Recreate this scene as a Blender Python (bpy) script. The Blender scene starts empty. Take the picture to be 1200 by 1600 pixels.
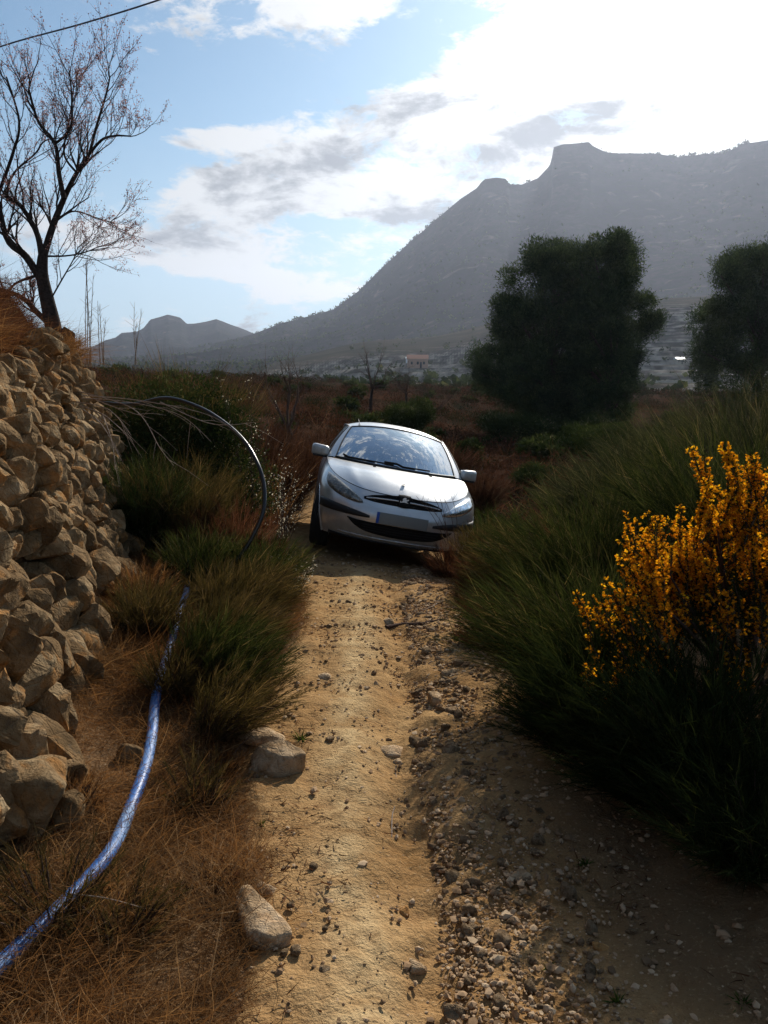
import bpy, bmesh, math, random
import numpy as np
from mathutils import Vector, Matrix, bvhtree
random.seed(7)
RNG = np.random.default_rng(11)
S = bpy.context.scene
C = S.collection
PI = math.pi
R = math.radians

# ------------------------------------------------------------------ camera
F = 1230.0                      # focal length in pixels of the 1200x1600 photograph
PITCH = R(9.2)
EYE = 1.6
cam = bpy.data.cameras.new('camera')
cam.sensor_fit = 'VERTICAL'; cam.sensor_height = 36.0; cam.lens = F / 1600 * 36
cam.clip_start = 0.05; cam.clip_end = 12000
camo = bpy.data.objects.new('camera', cam); C.objects.link(camo)
camo.location = (0, 0, EYE); camo.rotation_euler = (PI/2 - PITCH, 0, 0)
S.camera = camo

def ray(px, py):
    u = (px - 600) / F; v = (800 - py) / F
    return np.array([u, math.cos(PITCH) + v*math.sin(PITCH), -math.sin(PITCH) + v*math.cos(PITCH)])
def P(px, py, y):
    d = ray(px, py); t = y / d[1]
    return np.array([d[0]*t, y, EYE + d[2]*t])
def azel(px, py):
    d = ray(px, py); d /= np.linalg.norm(d)
    return math.atan2(d[0], d[1]), math.asin(d[2])

# ------------------------------------------------------------------ light
SUN_AZ = R(19); SUN_EL = R(29)
SUN_DIR = Vector((math.sin(SUN_AZ)*math.cos(SUN_EL), math.cos(SUN_AZ)*math.cos(SUN_EL), math.sin(SUN_EL)))
sl = bpy.data.lights.new('sun', 'SUN'); sl.energy = 5.0; sl.angle = R(0.6); sl.color = (1.0, 0.93, 0.82)
so = bpy.data.objects.new('sun', sl); C.objects.link(so)
so.rotation_euler = SUN_DIR.to_track_quat('Z', 'Y').to_euler(); so.location = (0, 0, 300)

class NT:
    """small helper round a node tree"""
    def __init__(s, tree): s.t = tree; s.n = tree.nodes; s.l = tree.links
    def new(s, typ, **kw):
        n = s.n.new(typ)
        for k, v in kw.items(): setattr(n, k, v)
        return n
    def put(s, sock, v):
        if isinstance(v, bpy.types.NodeSocket): s.l.new(v, sock)
        elif v is not None: sock.default_value = v
    def math(s, op, a, b=None, c=None, clamp=False):
        n = s.new('ShaderNodeMath', operation=op); n.use_clamp = clamp
        s.put(n.inputs[0], a); s.put(n.inputs[1], b); s.put(n.inputs[2], c)
        return n.outputs[0]
    def vmath(s, op, a, b=None, scale=None):
        n = s.new('ShaderNodeVectorMath', operation=op)
        s.put(n.inputs[0], a); s.put(n.inputs[1], b)
        if scale is not None: s.put(n.inputs['Scale'], scale)
        return n.outputs['Value'] if op in ('DOT_PRODUCT', 'LENGTH') else n.outputs[0]
    def noise(s, vec, scale, detail=4, rough=0.55, dist=0.0, out=0):
        n = s.new('ShaderNodeTexNoise'); s.put(n.inputs['Vector'], vec)
        n.inputs['Scale'].default_value = scale; n.inputs['Detail'].default_value = detail
        n.inputs['Roughness'].default_value = rough; n.inputs['Distortion'].default_value = dist
        return n.outputs[out]
    def ramp(s, fac, stops):
        n = s.new('ShaderNodeValToRGB'); s.put(n.inputs[0], fac)
        e = n.color_ramp.elements
        while len(e) < len(stops): e.new(0.5)
        for el, (p, c) in zip(e, stops):
            el.position = p; el.color = (*c, 1) if len(c) == 3 else c
        return n.outputs[0]
    def mapr(s, v, a, b, c=0.0, d=1.0, smooth=False):
        n = s.new('ShaderNodeMapRange'); n.interpolation_type = 'SMOOTHSTEP' if smooth else 'LINEAR'
        s.put(n.inputs[0], v)
        for i, q in enumerate((a, b, c, d)): s.put(n.inputs[i+1], q)
        return n.outputs[0]
    def mix(s, f, a, b, mode='MIX'):
        n = s.new('ShaderNodeMix', data_type='RGBA', blend_type=mode)
        s.put(n.inputs[0], f)
        s.put(n.inputs[6], (*a, 1) if isinstance(a, tuple) and len(a) == 3 else a)
        s.put(n.inputs[7], (*b, 1) if isinstance(b, tuple) and len(b) == 3 else b)
        return n.outputs[2]

world = bpy.data.worlds.new('World'); S.world = world; world.use_nodes = True
w = NT(world.node_tree); w.n.clear()
wo = w.new('ShaderNodeOutputWorld')
sky = w.new('ShaderNodeTexSky', sky_type='NISHITA'); sky.sun_disc = False
sky.sun_elevation = SUN_EL; sky.sun_rotation = SUN_AZ
sky.air_density = 1.0; sky.dust_density = 0.6; sky.ozone_density = 2.0; sky.altitude = 300
geo = w.new('ShaderNodeNewGeometry')
bg1 = w.new('ShaderNodeBackground')
bg1.inputs[1].default_value = 0.070
dirv = w.vmath('SCALE', geo.outputs['Incoming'], scale=-1.0)
sx = w.new('ShaderNodeSeparateXYZ'); w.put(sx.inputs[0], dirv)
X, Y, Z = sx.outputs
az = w.math('ARCTAN2', X, Y); el = w.math('ARCSINE', Z)
skyc = w.mix(1.0, sky.outputs[0], (0.80, 1.06, 1.10), 'MULTIPLY')
veil = w.mapr(el, 0.36, 0.02, 0.0, 0.9, True)               # pale moist air low over the horizon
w.put(bg1.inputs[0], w.mix(veil, skyc, (5.0, 6.7, 7.9)))
# cloud sheet: project the view direction on a flat layer high above
den = w.math('ADD', w.math('MAXIMUM', Z, 0.0), 0.22)
cx = w.new('ShaderNodeCombineXYZ')
w.put(cx.inputs[0], w.math('DIVIDE', X, den)); w.put(cx.inputs[1], w.math('DIVIDE', Y, den)); cx.inputs[2].default_value = 3.7
nA = w.noise(cx.outputs[0], 2.3, 8, 0.58, 0.3)
flat = w.vmath('MULTIPLY', dirv, (1.0, 1.0, 2.3))       # clouds seen low are wider than tall
nB = w.noise(flat, 8.5, 8, 0.62, 0.3)
nU = w.noise(w.vmath('ADD', flat, (0.02, 0.03, 0.06)), 8.5, 6, 0.58, 0.3)
nC = w.noise(flat, 22.0, 6, 0.66, 0.35)
nn = w.math('MULTIPLY_ADD', w.math('SUBTRACT', nA, .5), 0.75, w.math('MULTIPLY_ADD', w.math('SUBTRACT', nB, .5), 1.35, w.math('MULTIPLY', w.math('SUBTRACT', nC, .5), 0.75)))
# cloud banks seen that day: (px, py, half width, half height, weight, tilt, greyness)
BANKS = [(490, 270, 210, 50, .30, -.12, 0), (500, 268, 125, 24, .08, -.12, .62), (470, 312, 90, 12, .10, -.1, .35), (640, 165, 150, 42, .26, 0, .05), (670, 162, 90, 22, .1, 0, .62), (330, 290, 150, 40, .12, -.2, .2), (300, 375, 230, 38, .34, -.05, .1), (255, 392, 60, 14, .05, 0, .4), (450, 438, 230, 22, .36, .15, .1),
         (1010, 130, 330, 150, .40, 0, 0), (330, 215, 75, 22, .22, 0, 0), (470, 150, 26, 10, .3, 0, 0), (415, 250, 120, 14, -.16, -.1, 0), (360, 345, 160, 14, -.18, 0, 0), (970, 187, 150, 32, .2, -.05, .85), (800, 233, 80, 20, .15, 0, .60), (650, 325, 75, 20, .25, 0, .65), (245, 88, 95, 24, .24, -.1, 0), (1180, 0, 300, 190, .35, 0, -.2), (1100, 60, 300, 60, .1, 0, -.5),
         (540, 8, 90, 18, .26, 0, 0), (390, 205, 60, 16, .16, 0, 0), (760, 205, 230, 80, .22, -.1, 0), (60, 330, 190, 70, .10, 0, 0), (250, 215, 60, 30, -.10, 0, 0), (370, 110, 260, 70, -.30, 0, 0), (100, 190, 130, 130, -.30, 0, 0), (150, 460, 200, 30, -.15, 0, 0), (670, 70, 150, 50, -.42, -.3, 0), (440, 165, 90, 40, -.2, 0, 0), (500, 360, 110, 22, -.22, 0, 0)]
acc = None; gry = None
for (bx, by, sw, sh, wt, tilt, gr) in BANKS:
    a0, e0 = azel(bx, by); sa = sw/F; se = sh/F
    da = w.math('SUBTRACT', az, a0); de = w.math('SUBTRACT', el, e0)
    de = w.math('MULTIPLY_ADD', da, tilt, de)
    q = w.math('ADD', w.math('POWER', w.math('ABSOLUTE', w.math('DIVIDE', da, sa)), 2.0), w.math('POWER', w.math('ABSOLUTE', w.math('DIVIDE', de, se)), 2.0))
    e_ = w.math('EXPONENT', w.math('MULTIPLY', q, -0.8)); g = w.math('MULTIPLY', e_, wt)
    acc = g if acc is None else w.math('ADD', acc, g)
    if gr: g = w.math('MULTIPLY', e_, gr); gry = g if gry is None else w.math('ADD', gry, g)
acc = w.math('MINIMUM', acc, 0.40)
dens = w.math('ADD', nn, acc)
cover = w.mapr(dens, 0.02, 0.27, 0, 1, True)
nUs = w.math('SUBTRACT', nU, .5)
tk = w.math('ADD', w.math('MULTIPLY_ADD', nUs, 3.2, w.math('MULTIPLY', gry, .85)), w.math('MULTIPLY_ADD', dens, .25, w.math('MULTIPLY', w.math('SUBTRACT', nC, .5), .5)))
thick = w.mapr(tk, 0.16, 0.82, 0, 1, True)
sund = w.vmath('DOT_PRODUCT', dirv, tuple(SUN_DIR))
glow = w.math('POWER', w.math('MAXIMUM', sund, 0.0), 14.0)
glow2 = w.math('POWER', w.math('MAXIMUM', sund, 0.0), 60.0)
ccol = w.mix(thick, (0.86, 0.865, 0.86), (0.33, 0.34, 0.36))
bri = w.math('MULTIPLY_ADD', w.math('MULTIPLY_ADD', glow, 0.65, w.math('MULTIPLY', glow2, 0.9)), w.mapr(thick, 0, 1, 1, .35), 0.84)
bg2 = w.new('ShaderNodeBackground'); w.put(bg2.inputs[0], ccol); w.put(bg2.inputs[1], w.math('MULTIPLY', bri, .78))
mx = w.new('ShaderNodeMixShader')
w.put(mx.inputs[0], w.math('MULTIPLY', cover, 0.95)); w.l.new(bg1.outputs[0], mx.inputs[1]); w.l.new(bg2.outputs[0], mx.inputs[2])
w.l.new(mx.outputs[0], wo.inputs[0])
world.cycles.sampling_method = 'MANUAL'; world.cycles.sample_map_resolution = 512

vs = S.view_settings
vs.view_transform = 'Standard'; vs.look = 'None'; vs.exposure = 0.32; vs.gamma = 1.0; vs.use_curve_mapping = False
S.cycles.max_bounces = 5; S.cycles.transparent_max_bounces = 12; S.cycles.volume_bounces = 0

# ------------------------------------------------------------------ numeric helpers
def hashn(ix, iy, iz, seed):
    h = (ix.astype(np.int64)*73856093) ^ (iy.astype(np.int64)*19349663) ^ (iz.astype(np.int64)*83492791) ^ (seed*2654435761)
    h = (h ^ (h >> 13)) * 1274126177 & 0xffffffff
    h = (h ^ (h >> 16)) * 2246822519 & 0xffffffff
    return ((h ^ (h >> 15)) & 0xffffff) / float(0xffffff)
def vnoise(p, seed=0):
    p = np.atleast_2d(p).astype(float); i = np.floor(p); f = p - i; f = f*f*(3-2*f)
    r = 0
    for dx in (0, 1):
        for dy in (0, 1):
            for dz in (0, 1):
                wgt = (f[:, 0] if dx else 1-f[:, 0])*(f[:, 1] if dy else 1-f[:, 1])*(f[:, 2] if dz else 1-f[:, 2])
                r = r + wgt*hashn(i[:, 0]+dx, i[:, 1]+dy, i[:, 2]+dz, seed)
    return r*2-1
def fbm(p, seed=0, octv=4, gain=0.5):
    a = 1.0; s = 0; n = 0; q = np.array(p, float)
    for o in range(octv):
        s = s + a*vnoise(q, seed+o*17); n += a; a *= gain; q = q*2.03+11.3
    return s/n
def n2(x, y, sc, seed=0, octv=3):
    x = np.asarray(x, float); y = np.asarray(y, float); x, y = np.broadcast_arrays(x, y); sh = x.shape
    return fbm(np.stack([x.ravel()*sc, y.ravel()*sc, np.zeros(x.size)], 1), seed, octv).reshape(sh)
def sstep(a, b, x):
    t = np.clip((x-a)/(b-a), 0, 1); return t*t*(3-2*t)

# ------------------------------------------------------------------ object helpers
def mesh_np(name, V, Fc, smooth=True, attrs=None):
    """V (n,3); Fc: array (m,k) or a list of such arrays"""
    me = bpy.data.meshes.new(name)
    V = np.ascontiguousarray(V, dtype=np.float32)
    if not isinstance(Fc, list): Fc = [Fc]
    Fc = [np.asarray(f, dtype=np.int32) for f in Fc if len(f)]
    me.vertices.add(len(V)); me.vertices.foreach_set('co', V.ravel())
    loops = np.concatenate([f.ravel() for f in Fc]); tot = np.concatenate([np.full(len(f), f.shape[1], np.int32) for f in Fc])
    start = np.concatenate([[0], np.cumsum(tot)[:-1]]).astype(np.int32)
    me.loops.add(len(loops)); me.loops.foreach_set('vertex_index', loops)
    me.polygons.add(len(tot)); me.polygons.foreach_set('loop_start', start); me.polygons.foreach_set('loop_total', tot)
    me.polygons.foreach_set('use_smooth', np.full(len(tot), smooth, dtype=bool))
    me.update(calc_edges=True)
    if attrs:
        for k, a in attrs.items():
            at = me.attributes.new(k, 'FLOAT', 'POINT'); at.data.foreach_set('value', np.ascontiguousarray(a, dtype=np.float32))
    return me
def obj(name, me, mat=None, parent=None):
    o = bpy.data.objects.new(name, me); C.objects.link(o)
    if mat is not None and me is not None:
        if len(me.materials) == 0: me.materials.append(mat)
    if parent is not None: o.parent = parent
    return o
def tag(o, label=None, cat=None, group=None, kind=None):
    if label: o['label'] = label
    if cat: o['category'] = cat
    if group: o['group'] = group
    if kind: o['kind'] = kind
    return o
def empty(name, loc, label, cat, group=None, rot=(0, 0, 0)):
    o = bpy.data.objects.new(name, None); C.objects.link(o); o.location = [float(v) for v in loc]; o.rotation_euler = rot
    o.empty_display_size = 0.1
    return tag(o, label, cat, group)
def copy_tree(o, loc, rotz=0.0, scale=1.0, label=None, group=None):
    c = o.copy(); C.objects.link(c); c.location = [float(v) for v in loc]; c.rotation_euler = (0, 0, rotz)
    c.scale = (scale,)*3 if isinstance(scale, (int, float)) else scale
    if label: c['label'] = label
    if group: c['group'] = group
    for ch in o.children:
        d = ch.copy(); C.objects.link(d); d.parent = c
        for g in ch.children:
            e = g.copy(); C.objects.link(e); e.parent = d
    return c
def bm_mesh(name, bm, smooth=True):
    me = bpy.data.meshes.new(name); bm.to_mesh(me); bm.free()
    if smooth: me.polygons.foreach_set('use_smooth', [True]*len(me.polygons))
    return me
def rbox(name, size, bevel=0.01, seg=2, taper=None, smooth=True):
    bm = bmesh.new(); bmesh.ops.create_cube(bm, size=1.0)
    for v in bm.verts:
        if taper and v.co.z > 0: v.co.x *= taper; v.co.y *= taper
        v.co.x *= size[0]; v.co.y *= size[1]; v.co.z *= size[2]
    if bevel: bmesh.ops.bevel(bm, geom=bm.edges[:], offset=bevel, segments=seg, profile=0.6, affect='EDGES')
    return bm_mesh(name, bm, smooth)

def tube_np(pts, rad, sides=6, cap=True):
    pts = np.asarray(pts, float); n = len(pts); rad = np.broadcast_to(np.asarray(rad, float), (n,))
    T = np.gradient(pts, axis=0); T /= np.linalg.norm(T, axis=1)[:, None]+1e-12
    up = np.array([0, 0, 1.0]) if abs(T[0][2]) < .9 else np.array([1.0, 0, 0])
    N = np.cross(T, up); 
    for i in range(1, n):
        v = N[i-1]-T[i]*np.dot(N[i-1], T[i]); N[i] = v
    N /= np.linalg.norm(N, axis=1)[:, None]+1e-12; B = np.cross(T, N)
    a = np.arange(sides)/sides*2*PI
    V = pts[:, None]+rad[:, None, None]*(np.cos(a)[None, :, None]*N[:, None]+np.sin(a)[None, :, None]*B[:, None])
    V = V.reshape(-1, 3); k = np.arange(sides); kn = (k+1) % sides
    Fq = np.concatenate([np.stack([i*sides+k, i*sides+kn, (i+1)*sides+kn, (i+1)*sides+k], 1) for i in range(n-1)])
    return V, Fq
class Acc:
    """collects pieces of one mesh"""
    def __init__(s): s.V = []; s.F = {}; s.n = 0; s.A = []
    def add(s, V, Fc, a=0.0):
        V = np.asarray(V); Fc = np.asarray(Fc)
        s.F.setdefault(Fc.shape[1], []).append(Fc+s.n); s.V.append(V); s.n += len(V)
        s.A.append(np.broadcast_to(np.asarray(a, float), (len(V),)))
    def tube(s, pts, rad, sides=6, a=0.0): V, f = tube_np(pts, rad, sides); s.add(V, f, a)
    def mesh(s, name, smooth=True):
        return mesh_np(name, np.concatenate(s.V), [np.concatenate(f) for f in s.F.values()], smooth, {'var': np.concatenate(s.A)})

def blades(base, d, length, width, bend, seg=3, rng=RNG):
    """ribbons. base (n,3), d (n,3) unit, length (n,), width (n,), bend (n,3) added at the tip"""
    n = len(base); ts = np.linspace(0, 1, seg+1)
    side = np.cross(d, rng.normal(size=(n, 3))); side /= np.linalg.norm(side, axis=1)[:, None]+1e-9
    V = []
    for k, t in enumerate(ts):
        c = base+d*(length*t)[:, None]+bend*(length*t*t)[:, None]
        if k < seg:
            wd = side*(width*(1-0.55*t)*0.5)[:, None]; V += [c-wd, c+wd]
        else: V += [c]
    nv = 2*seg+1; V = np.stack(V, 1).reshape(-1, 3)
    o = (np.arange(n)*nv)[:, None]
    Q = np.concatenate([o+np.array([[2*k, 2*k+1, 2*k+3, 2*k+2]]) for k in range(seg-1)]) if seg > 1 else np.zeros((0, 4), int)
    Tt = o+np.array([[2*seg-2, 2*seg-1, 2*seg]])
    return V, Q, Tt, nv
def blades_mesh(name, base, d, length, width, bend, seg=3, var=None, rng=RNG):
    V, Q, Tt, nv = blades(base, d, length, width, bend, seg, rng)
    if var is None: var = rng.random(len(base))
    hgt = np.concatenate([np.repeat(np.linspace(0, 1, seg+1)[:-1], 2), [1.0]])
    return mesh_np(name, V, [f for f in (Q, Tt) if len(f)], True, {'var': np.repeat(var, nv), 'tip': np.tile(hgt, len(base))})
def unit(v): return v/(np.linalg.norm(v, axis=-1, keepdims=True)+1e-9)
def leaves_mesh(name, c, d, L, W, var=None, rng=RNG):
    """diamond leaves"""
    n = len(c); s = unit(np.cross(d, rng.normal(size=(n, 3)))); L = np.broadcast_to(L, (n,)); W = np.broadcast_to(W, (n,))
    V = np.stack([c, c+d*(L*.5)[:, None]+s*(W*.5)[:, None], c+d*L[:, None], c+d*(L*.5)[:, None]-s*(W*.5)[:, None]], 1).reshape(-1, 3)
    Fq = (np.arange(n)*4)[:, None]+np.array([[0, 1, 2, 3]])
    if var is None: var = rng.random(n)
    return mesh_np(name, V, Fq, False, {'var': np.repeat(var, 4)})

# ------------------------------------------------------------------ materials
def mat(name, base=(.5, .5, .5), rough=.7, metal=0.0, spec=0.3, coat=0.0):
    m = bpy.data.materials.new(name); m.use_nodes = True; t = NT(m.node_tree)
    b = t.n['Principled BSDF']; b.inputs['Base Color'].default_value = (*base, 1)
    b.inputs['Roughness'].default_value = rough; b.inputs['Metallic'].default_value = metal
    b.inputs['Specular IOR Level'].default_value = spec
    b.inputs['Coat Weight'].default_value = coat; b.inputs['Coat Roughness'].default_value = 0.06
    return m, t, b
def bump(t, b, h, strength=.5, dist=.01):
    n = t.new('ShaderNodeBump'); n.inputs['Strength'].default_value = strength; n.inputs['Distance'].default_value = dist
    t.put(n.inputs['Height'], h); t.put(b.inputs['Normal'], n.outputs[0])
def pos(t):
    return t.new('ShaderNodeTexCoord').outputs['Object']
def attr(t, name):
    n = t.new('ShaderNodeAttribute'); n.attribute_name = name; return n.outputs['Fac']
def wpos(t):
    return t.new('ShaderNodeNewGeometry').outputs['Position']

def leafmat(name, stops, rough=.6, trans=.35, tcol=None, spec=.2):
    m, t, b = mat(name, rough=max(rough, .72), spec=0.0)
    col = t.ramp(attr(t, 'var'), stops)
    nz = t.noise(wpos(t), 2.3, 2, .5)
    col = t.mix(1.0, col, t.ramp(nz, [(.3, (.72, .72, .72)), (.7, (1.25, 1.2, 1.15))]), 'MULTIPLY')
    t.put(b.inputs['Base Color'], col)
    tr = t.new('ShaderNodeBsdfTranslucent')
    t.put(tr.inputs[0], t.mix(1.0, col, tcol if tcol else (1.5, 1.4, .8), 'MULTIPLY'))
    ms = t.new('ShaderNodeMixShader'); ms.inputs[0].default_value = trans
    t.l.new(b.outputs[0], ms.inputs[1]); t.l.new(tr.outputs[0], ms.inputs[2])
    t.l.new(ms.outputs[0], t.n['Material Output'].inputs[0])
    return m
M_broom = leafmat('broom_green', [(0, (.012, .019, .008)), (.45, (.027, .039, .014)), (.7, (.052, .062, .022)), (.88, (.085, .080, .033)), (1, (.16, .125, .07))], .5, .25)
M_broomgrey = leafmat('broom_grey_green', [(0, (.018, .023, .014)), (.6, (.042, .050, .028)), (1, (.13, .11, .07))], .55, .25)
M_brownbroom = leafmat('dry_broom', [(0, (.035, .03, .015)), (.5, (.07, .055, .025)), (.85, (.12, .08, .04)), (1, (.2, .14, .08))], .6, .25)
M_drygrass = leafmat('dry_grass', [(0, (.055, .026, .011)), (.4, (.150, .078, .034)), (.75, (.26, .15, .068)), (1, (.42, .29, .16))], .7, .35, (1.2, 1.0, .7))
M_redgrass = leafmat('red_dry_grass', [(0, (.035, .017, .010)), (.5, (.092, .041, .023)), (.85, (.145, .070, .038)), (1, (.20, .12, .072))], .7, .3, (1.2, 1.0, .8))
M_pine = leafmat('pine_needles', [(0, (.012, .022, .012)), (.5, (.028, .048, .022)), (.8, (.05, .075, .03)), (1, (.08, .10, .045))], .55, .18)
M_shrub = leafmat('evergreen_leaves', [(0, (.012, .022, .009)), (.6, (.028, .042, .016)), (.93, (.055, .07, .026)), (1, (.14, .14, .08))], .5, .22)
M_gorse_shadebroom = leafmat('gorse_spines_shaded_broom', [(0, (.010, .016, .007)), (.6, (.022, .034, .012)), (1, (.06, .07, .025))], .55, .2)  # spine colour; on the low brooms it is shade put into the colour
M_flower = leafmat('gorse_flowers', [(0, (.38, .11, .01)), (.35, (.64, .24, .012)), (.7, (.80, .40, .015)), (1, (.88, .60, .03))], .6, .5, (1.1, 1.0, .6))
M_blossom = leafmat('almond_blossom', [(0, (.12, .05, .045)), (.6, (.34, .19, .17)), (1, (.62, .45, .42))], .7, .35, (1.1, 1.0, 1.0))
M_paleleaf = leafmat('pale_seed_heads', [(0, (.3, .27, .2)), (1, (.7, .66, .55))], .5, .4, (1.1, 1.05, .95))
M_weed = leafmat('green_weed', [(0, (.03, .05, .015)), (1, (.08, .12, .03))], .6, .3)

def barkmat(name, c1, c2, sc=30):
    m, t, b = mat(name, rough=.9, spec=.03)
    nz = t.noise(pos(t), sc, 4, .6)
    t.put(b.inputs['Base Color'], t.ramp(nz, [(.3, c1), (.7, c2)])); bump(t, b, nz, .6, .01)
    return m
M_bark = barkmat('dark_bark', (.018, .013, .011), (.055, .042, .036))
M_twig = barkmat('brown_twig', (.05, .03, .024), (.10, .066, .05), 60)
M_deadtwig = barkmat('bleached_twig', (.20, .15, .12), (.40, .33, .27), 60)
M_pinebark = barkmat('pine_bark', (.03, .022, .018), (.08, .06, .05), 10)

def rockmat(name, c, orange=.5, lite=(.42, .36, .27), scale=1.0):
    m, t, b = mat(name, rough=.95, spec=.02)
    oi = t.new('ShaderNodeObjectInfo')
    p = t.vmath('ADD', pos(t), t.vmath('SCALE', (1, 1, 1), scale=t.math('MULTIPLY', oi.outputs['Random'], 37.0)))
    a = t.noise(p, 4.5*scale, 5, .62, .4); f = t.noise(p, 26*scale, 5, .7, .2); g = t.noise(p, 9*scale, 3, .5, .8)
    col = t.ramp(a, [(.30, tuple(x*.45 for x in c)), (.48, c), (.66, lite)])
    col = t.mix(t.mapr(g, .52, .68, 0, orange, True), col, (.34, .165, .055))
    col = t.mix(t.mapr(f, .34, .46, .4, 0, True), col, (.075, .065, .055))
    rv = t.mapr(oi.outputs['Random'], 0, 1, .68, 1.22)
    vv = t.new('ShaderNodeCombineXYZ'); [t.put(vv.inputs[i], rv) for i in range(3)]
    col = t.mix(1.0, col, vv.outputs[0], 'MULTIPLY')
    t.put(b.inputs['Base Color'], col)
    vor = t.new('ShaderNodeTexVoronoi'); t.put(vor.inputs['Vector'], p); vor.inputs['Scale'].default_value = 11*scale; vor.feature = 'DISTANCE_TO_EDGE'
    crk = t.mapr(vor.outputs['Distance'], 0, .06, 0, 1)
    h = t.math('ADD', t.math('MULTIPLY_ADD', f, .8, t.math('MULTIPLY', a, 1.2)), t.math('MULTIPLY', crk, .12))
    bump(t, b, h, 1.0, .034/scale)
    return m
M_wallrock = rockmat('limestone_blocks', (.19, .122, .062), .8, (.34, .245, .14))
M_scrubred = leafmat('red_scrub_leaves', [(0, (.03, .015, .010)), (.5, (.075, .036, .022)), (.85, (.125, .064, .036)), (1, (.17, .11, .07))], .9, .2, (1.1, 1.0, .8), .02)
M_scrubdark = leafmat('dark_scrub_leaves', [(0, (.010, .015, .008)), (.6, (.026, .034, .015)), (1, (.06, .062, .03))], .9, .15, None, .02)
M_rock = rockmat('path_rock', (.42, .29, .17), .35, (.60, .46, .31), 1.6)
M_pebble = rockmat('pebble', (.44, .30, .175), .35, (.62, .47, .31), .8)
M_orangerock = rockmat('ochre_rock', (.42, .22, .08), .6, (.5, .3, .14), 3.0)
# ------------------------------------------------------------------ terrain height
CP = np.array([(-3, -6, .6), (0, -6, .1), (4, -6, .8), (-1, 0, .12), (0, 0, 0), (1.2, 0, .14), (3, 0, .5),
 (-1.05, 2.5, .13), (-.6, 2.5, 0), (0, 2.5, 0), (.7, 2.5, .03), (1.3, 2.8, .2), (3, 3, .55), (-1.2, 3.8, .10), (0, 4, -.02), (.8, 4, .0), (1.6, 4.5, .2), (4, 5, .5),
 (-1.6, 5.5, .08), (-.6, 6, -.08), (0, 6, -.08), (.6, 6, -.1), (1.3, 6, .0), (3, 7, .25), (-2, 7, .1), (-1, 7.3, -.14), (0, 7.3, -.17), (.8, 7.3, -.25), (-.7, 8.65, -.19), (0, 8.65, -.31), (.85, 8.65, -.45), (1.4, 9.2, -.55), (2.2, 9, -.2),
 (-1.05, 11.2, -.41), (-.2, 11.2, -.53), (.55, 11.2, -.67), (-2, 9, .05), (-3.3, 9, .35), (0, 13, -.5), (.9, 13, -.6), (-1.6, 13, -.42), (-3, 12, .35), (3, 12, -.5), (6, 15, .25), (10, 14, .6), (4.5, 22, -.4), (0, 20, .15), (-4, 20, .9),
 (8, 33, -1.1), (14, 33, -.7), (25, 40, -.5), (0, 35, .55), (-6, 35, 1.3), (5, 50, .7), (-15, 40, 2.2), (-30, 60, 3), (0, 80, 1.3), (30, 80, .6), (60, 60, 1), (-60, 60, 5), (0, 140, 1.5), (80, 140, 1), (-80, 140, 5),
 (-12, 5, 2.2), (-12, 15, 2.3), (-10, -4, 2), (12, 4, 1.0), (12, -6, 1.3), (30, 10, 1.0), (-30, 10, 3)], float)
def _rbf():
    d = np.linalg.norm(CP[:, None, :2]-CP[None, :, :2], axis=2); n = len(CP)
    A = np.zeros((n+3, n+3)); A[:n, :n] = d; A[:n, n] = 1; A[:n, n+1:] = CP[:, :2]; A[n, :n] = 1; A[n+1:, :n] = CP[:, :2].T
    return np.linalg.solve(A, np.concatenate([CP[:, 2], [0, 0, 0]]))
WC = _rbf()
WALL = np.array([(-.84, -1.5), (-.95, 0.2), (-1.06, 1.5), (-1.26, 2.6), (-1.60, 3.8), (-1.92, 5.0), (-2.18, 6.4), (-2.42, 7.5), (-2.9, 8.6), (-3.5, 10), (-5, 14)])
def wallx(y): return np.interp(y, WALL[:, 1], WALL[:, 0])
def H(x, y, fine=True):
    x = np.asarray(x, float); y = np.asarray(y, float); x, y = np.broadcast_arrays(x, y); sh = x.shape
    p = np.stack([x.ravel(), y.ravel()], 1); z = np.empty(len(p)); n = len(CP)
    for a in range(0, len(p), 20000):
        q = p[a:a+20000]; d = np.linalg.norm(q[:, None]-CP[None, :, :2], axis=2)
        z[a:a+20000] = d@WC[:n]+WC[n]+q@WC[n+1:]
    z = z.reshape(sh)
    # terrace held up by the dry stone wall
    dw = (wallx(y)-x).clip(0, 8); top = 1.50+1.65*(dw-.52).clip(0, .5)+.06*dw
    k = sstep(-.42, -.60, x-wallx(y))*sstep(9.5, 7.6, y)
    z = z*(1-k)+np.maximum(top, z)*k
    r = np.hypot(x, y)
    if fine:
        z = z+n2(x, y, .45, 3, 3)*.10*sstep(3, 14, r)+n2(x, y, 1.7, 5, 3)*.035
        z = z+n2(x, y, .09, 9, 3)*.5*sstep(15, 60, r)
        # eroded runnel right of the packed strip
        xr = runnel(y); z = z-.055*np.exp(-((x-xr)/.11)**2)*sstep(8.6, 6.5, y)
        z = z+.006*np.exp(-((x-strip(y))/.16)**2)*sstep(8.6, 6.5, y)
    return z
def runnel(y): return np.interp(y, [-2, 1.8, 2.6, 3.2, 4.2, 5.2, 6.5, 9], [.07, .09, .12, .08, .12, .13, .10, .2])+n2(y, 0*np.asarray(y, float), 1.1, 31, 2)*.05
def strip(y): return np.interp(y, [-2, 1.8, 3.1, 4.5, 6.2, 9], [-.08, -.08, -.15, -.18, -.22, -.25])+n2(y, 0*np.asarray(y, float), .9, 37, 2)*.04
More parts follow.
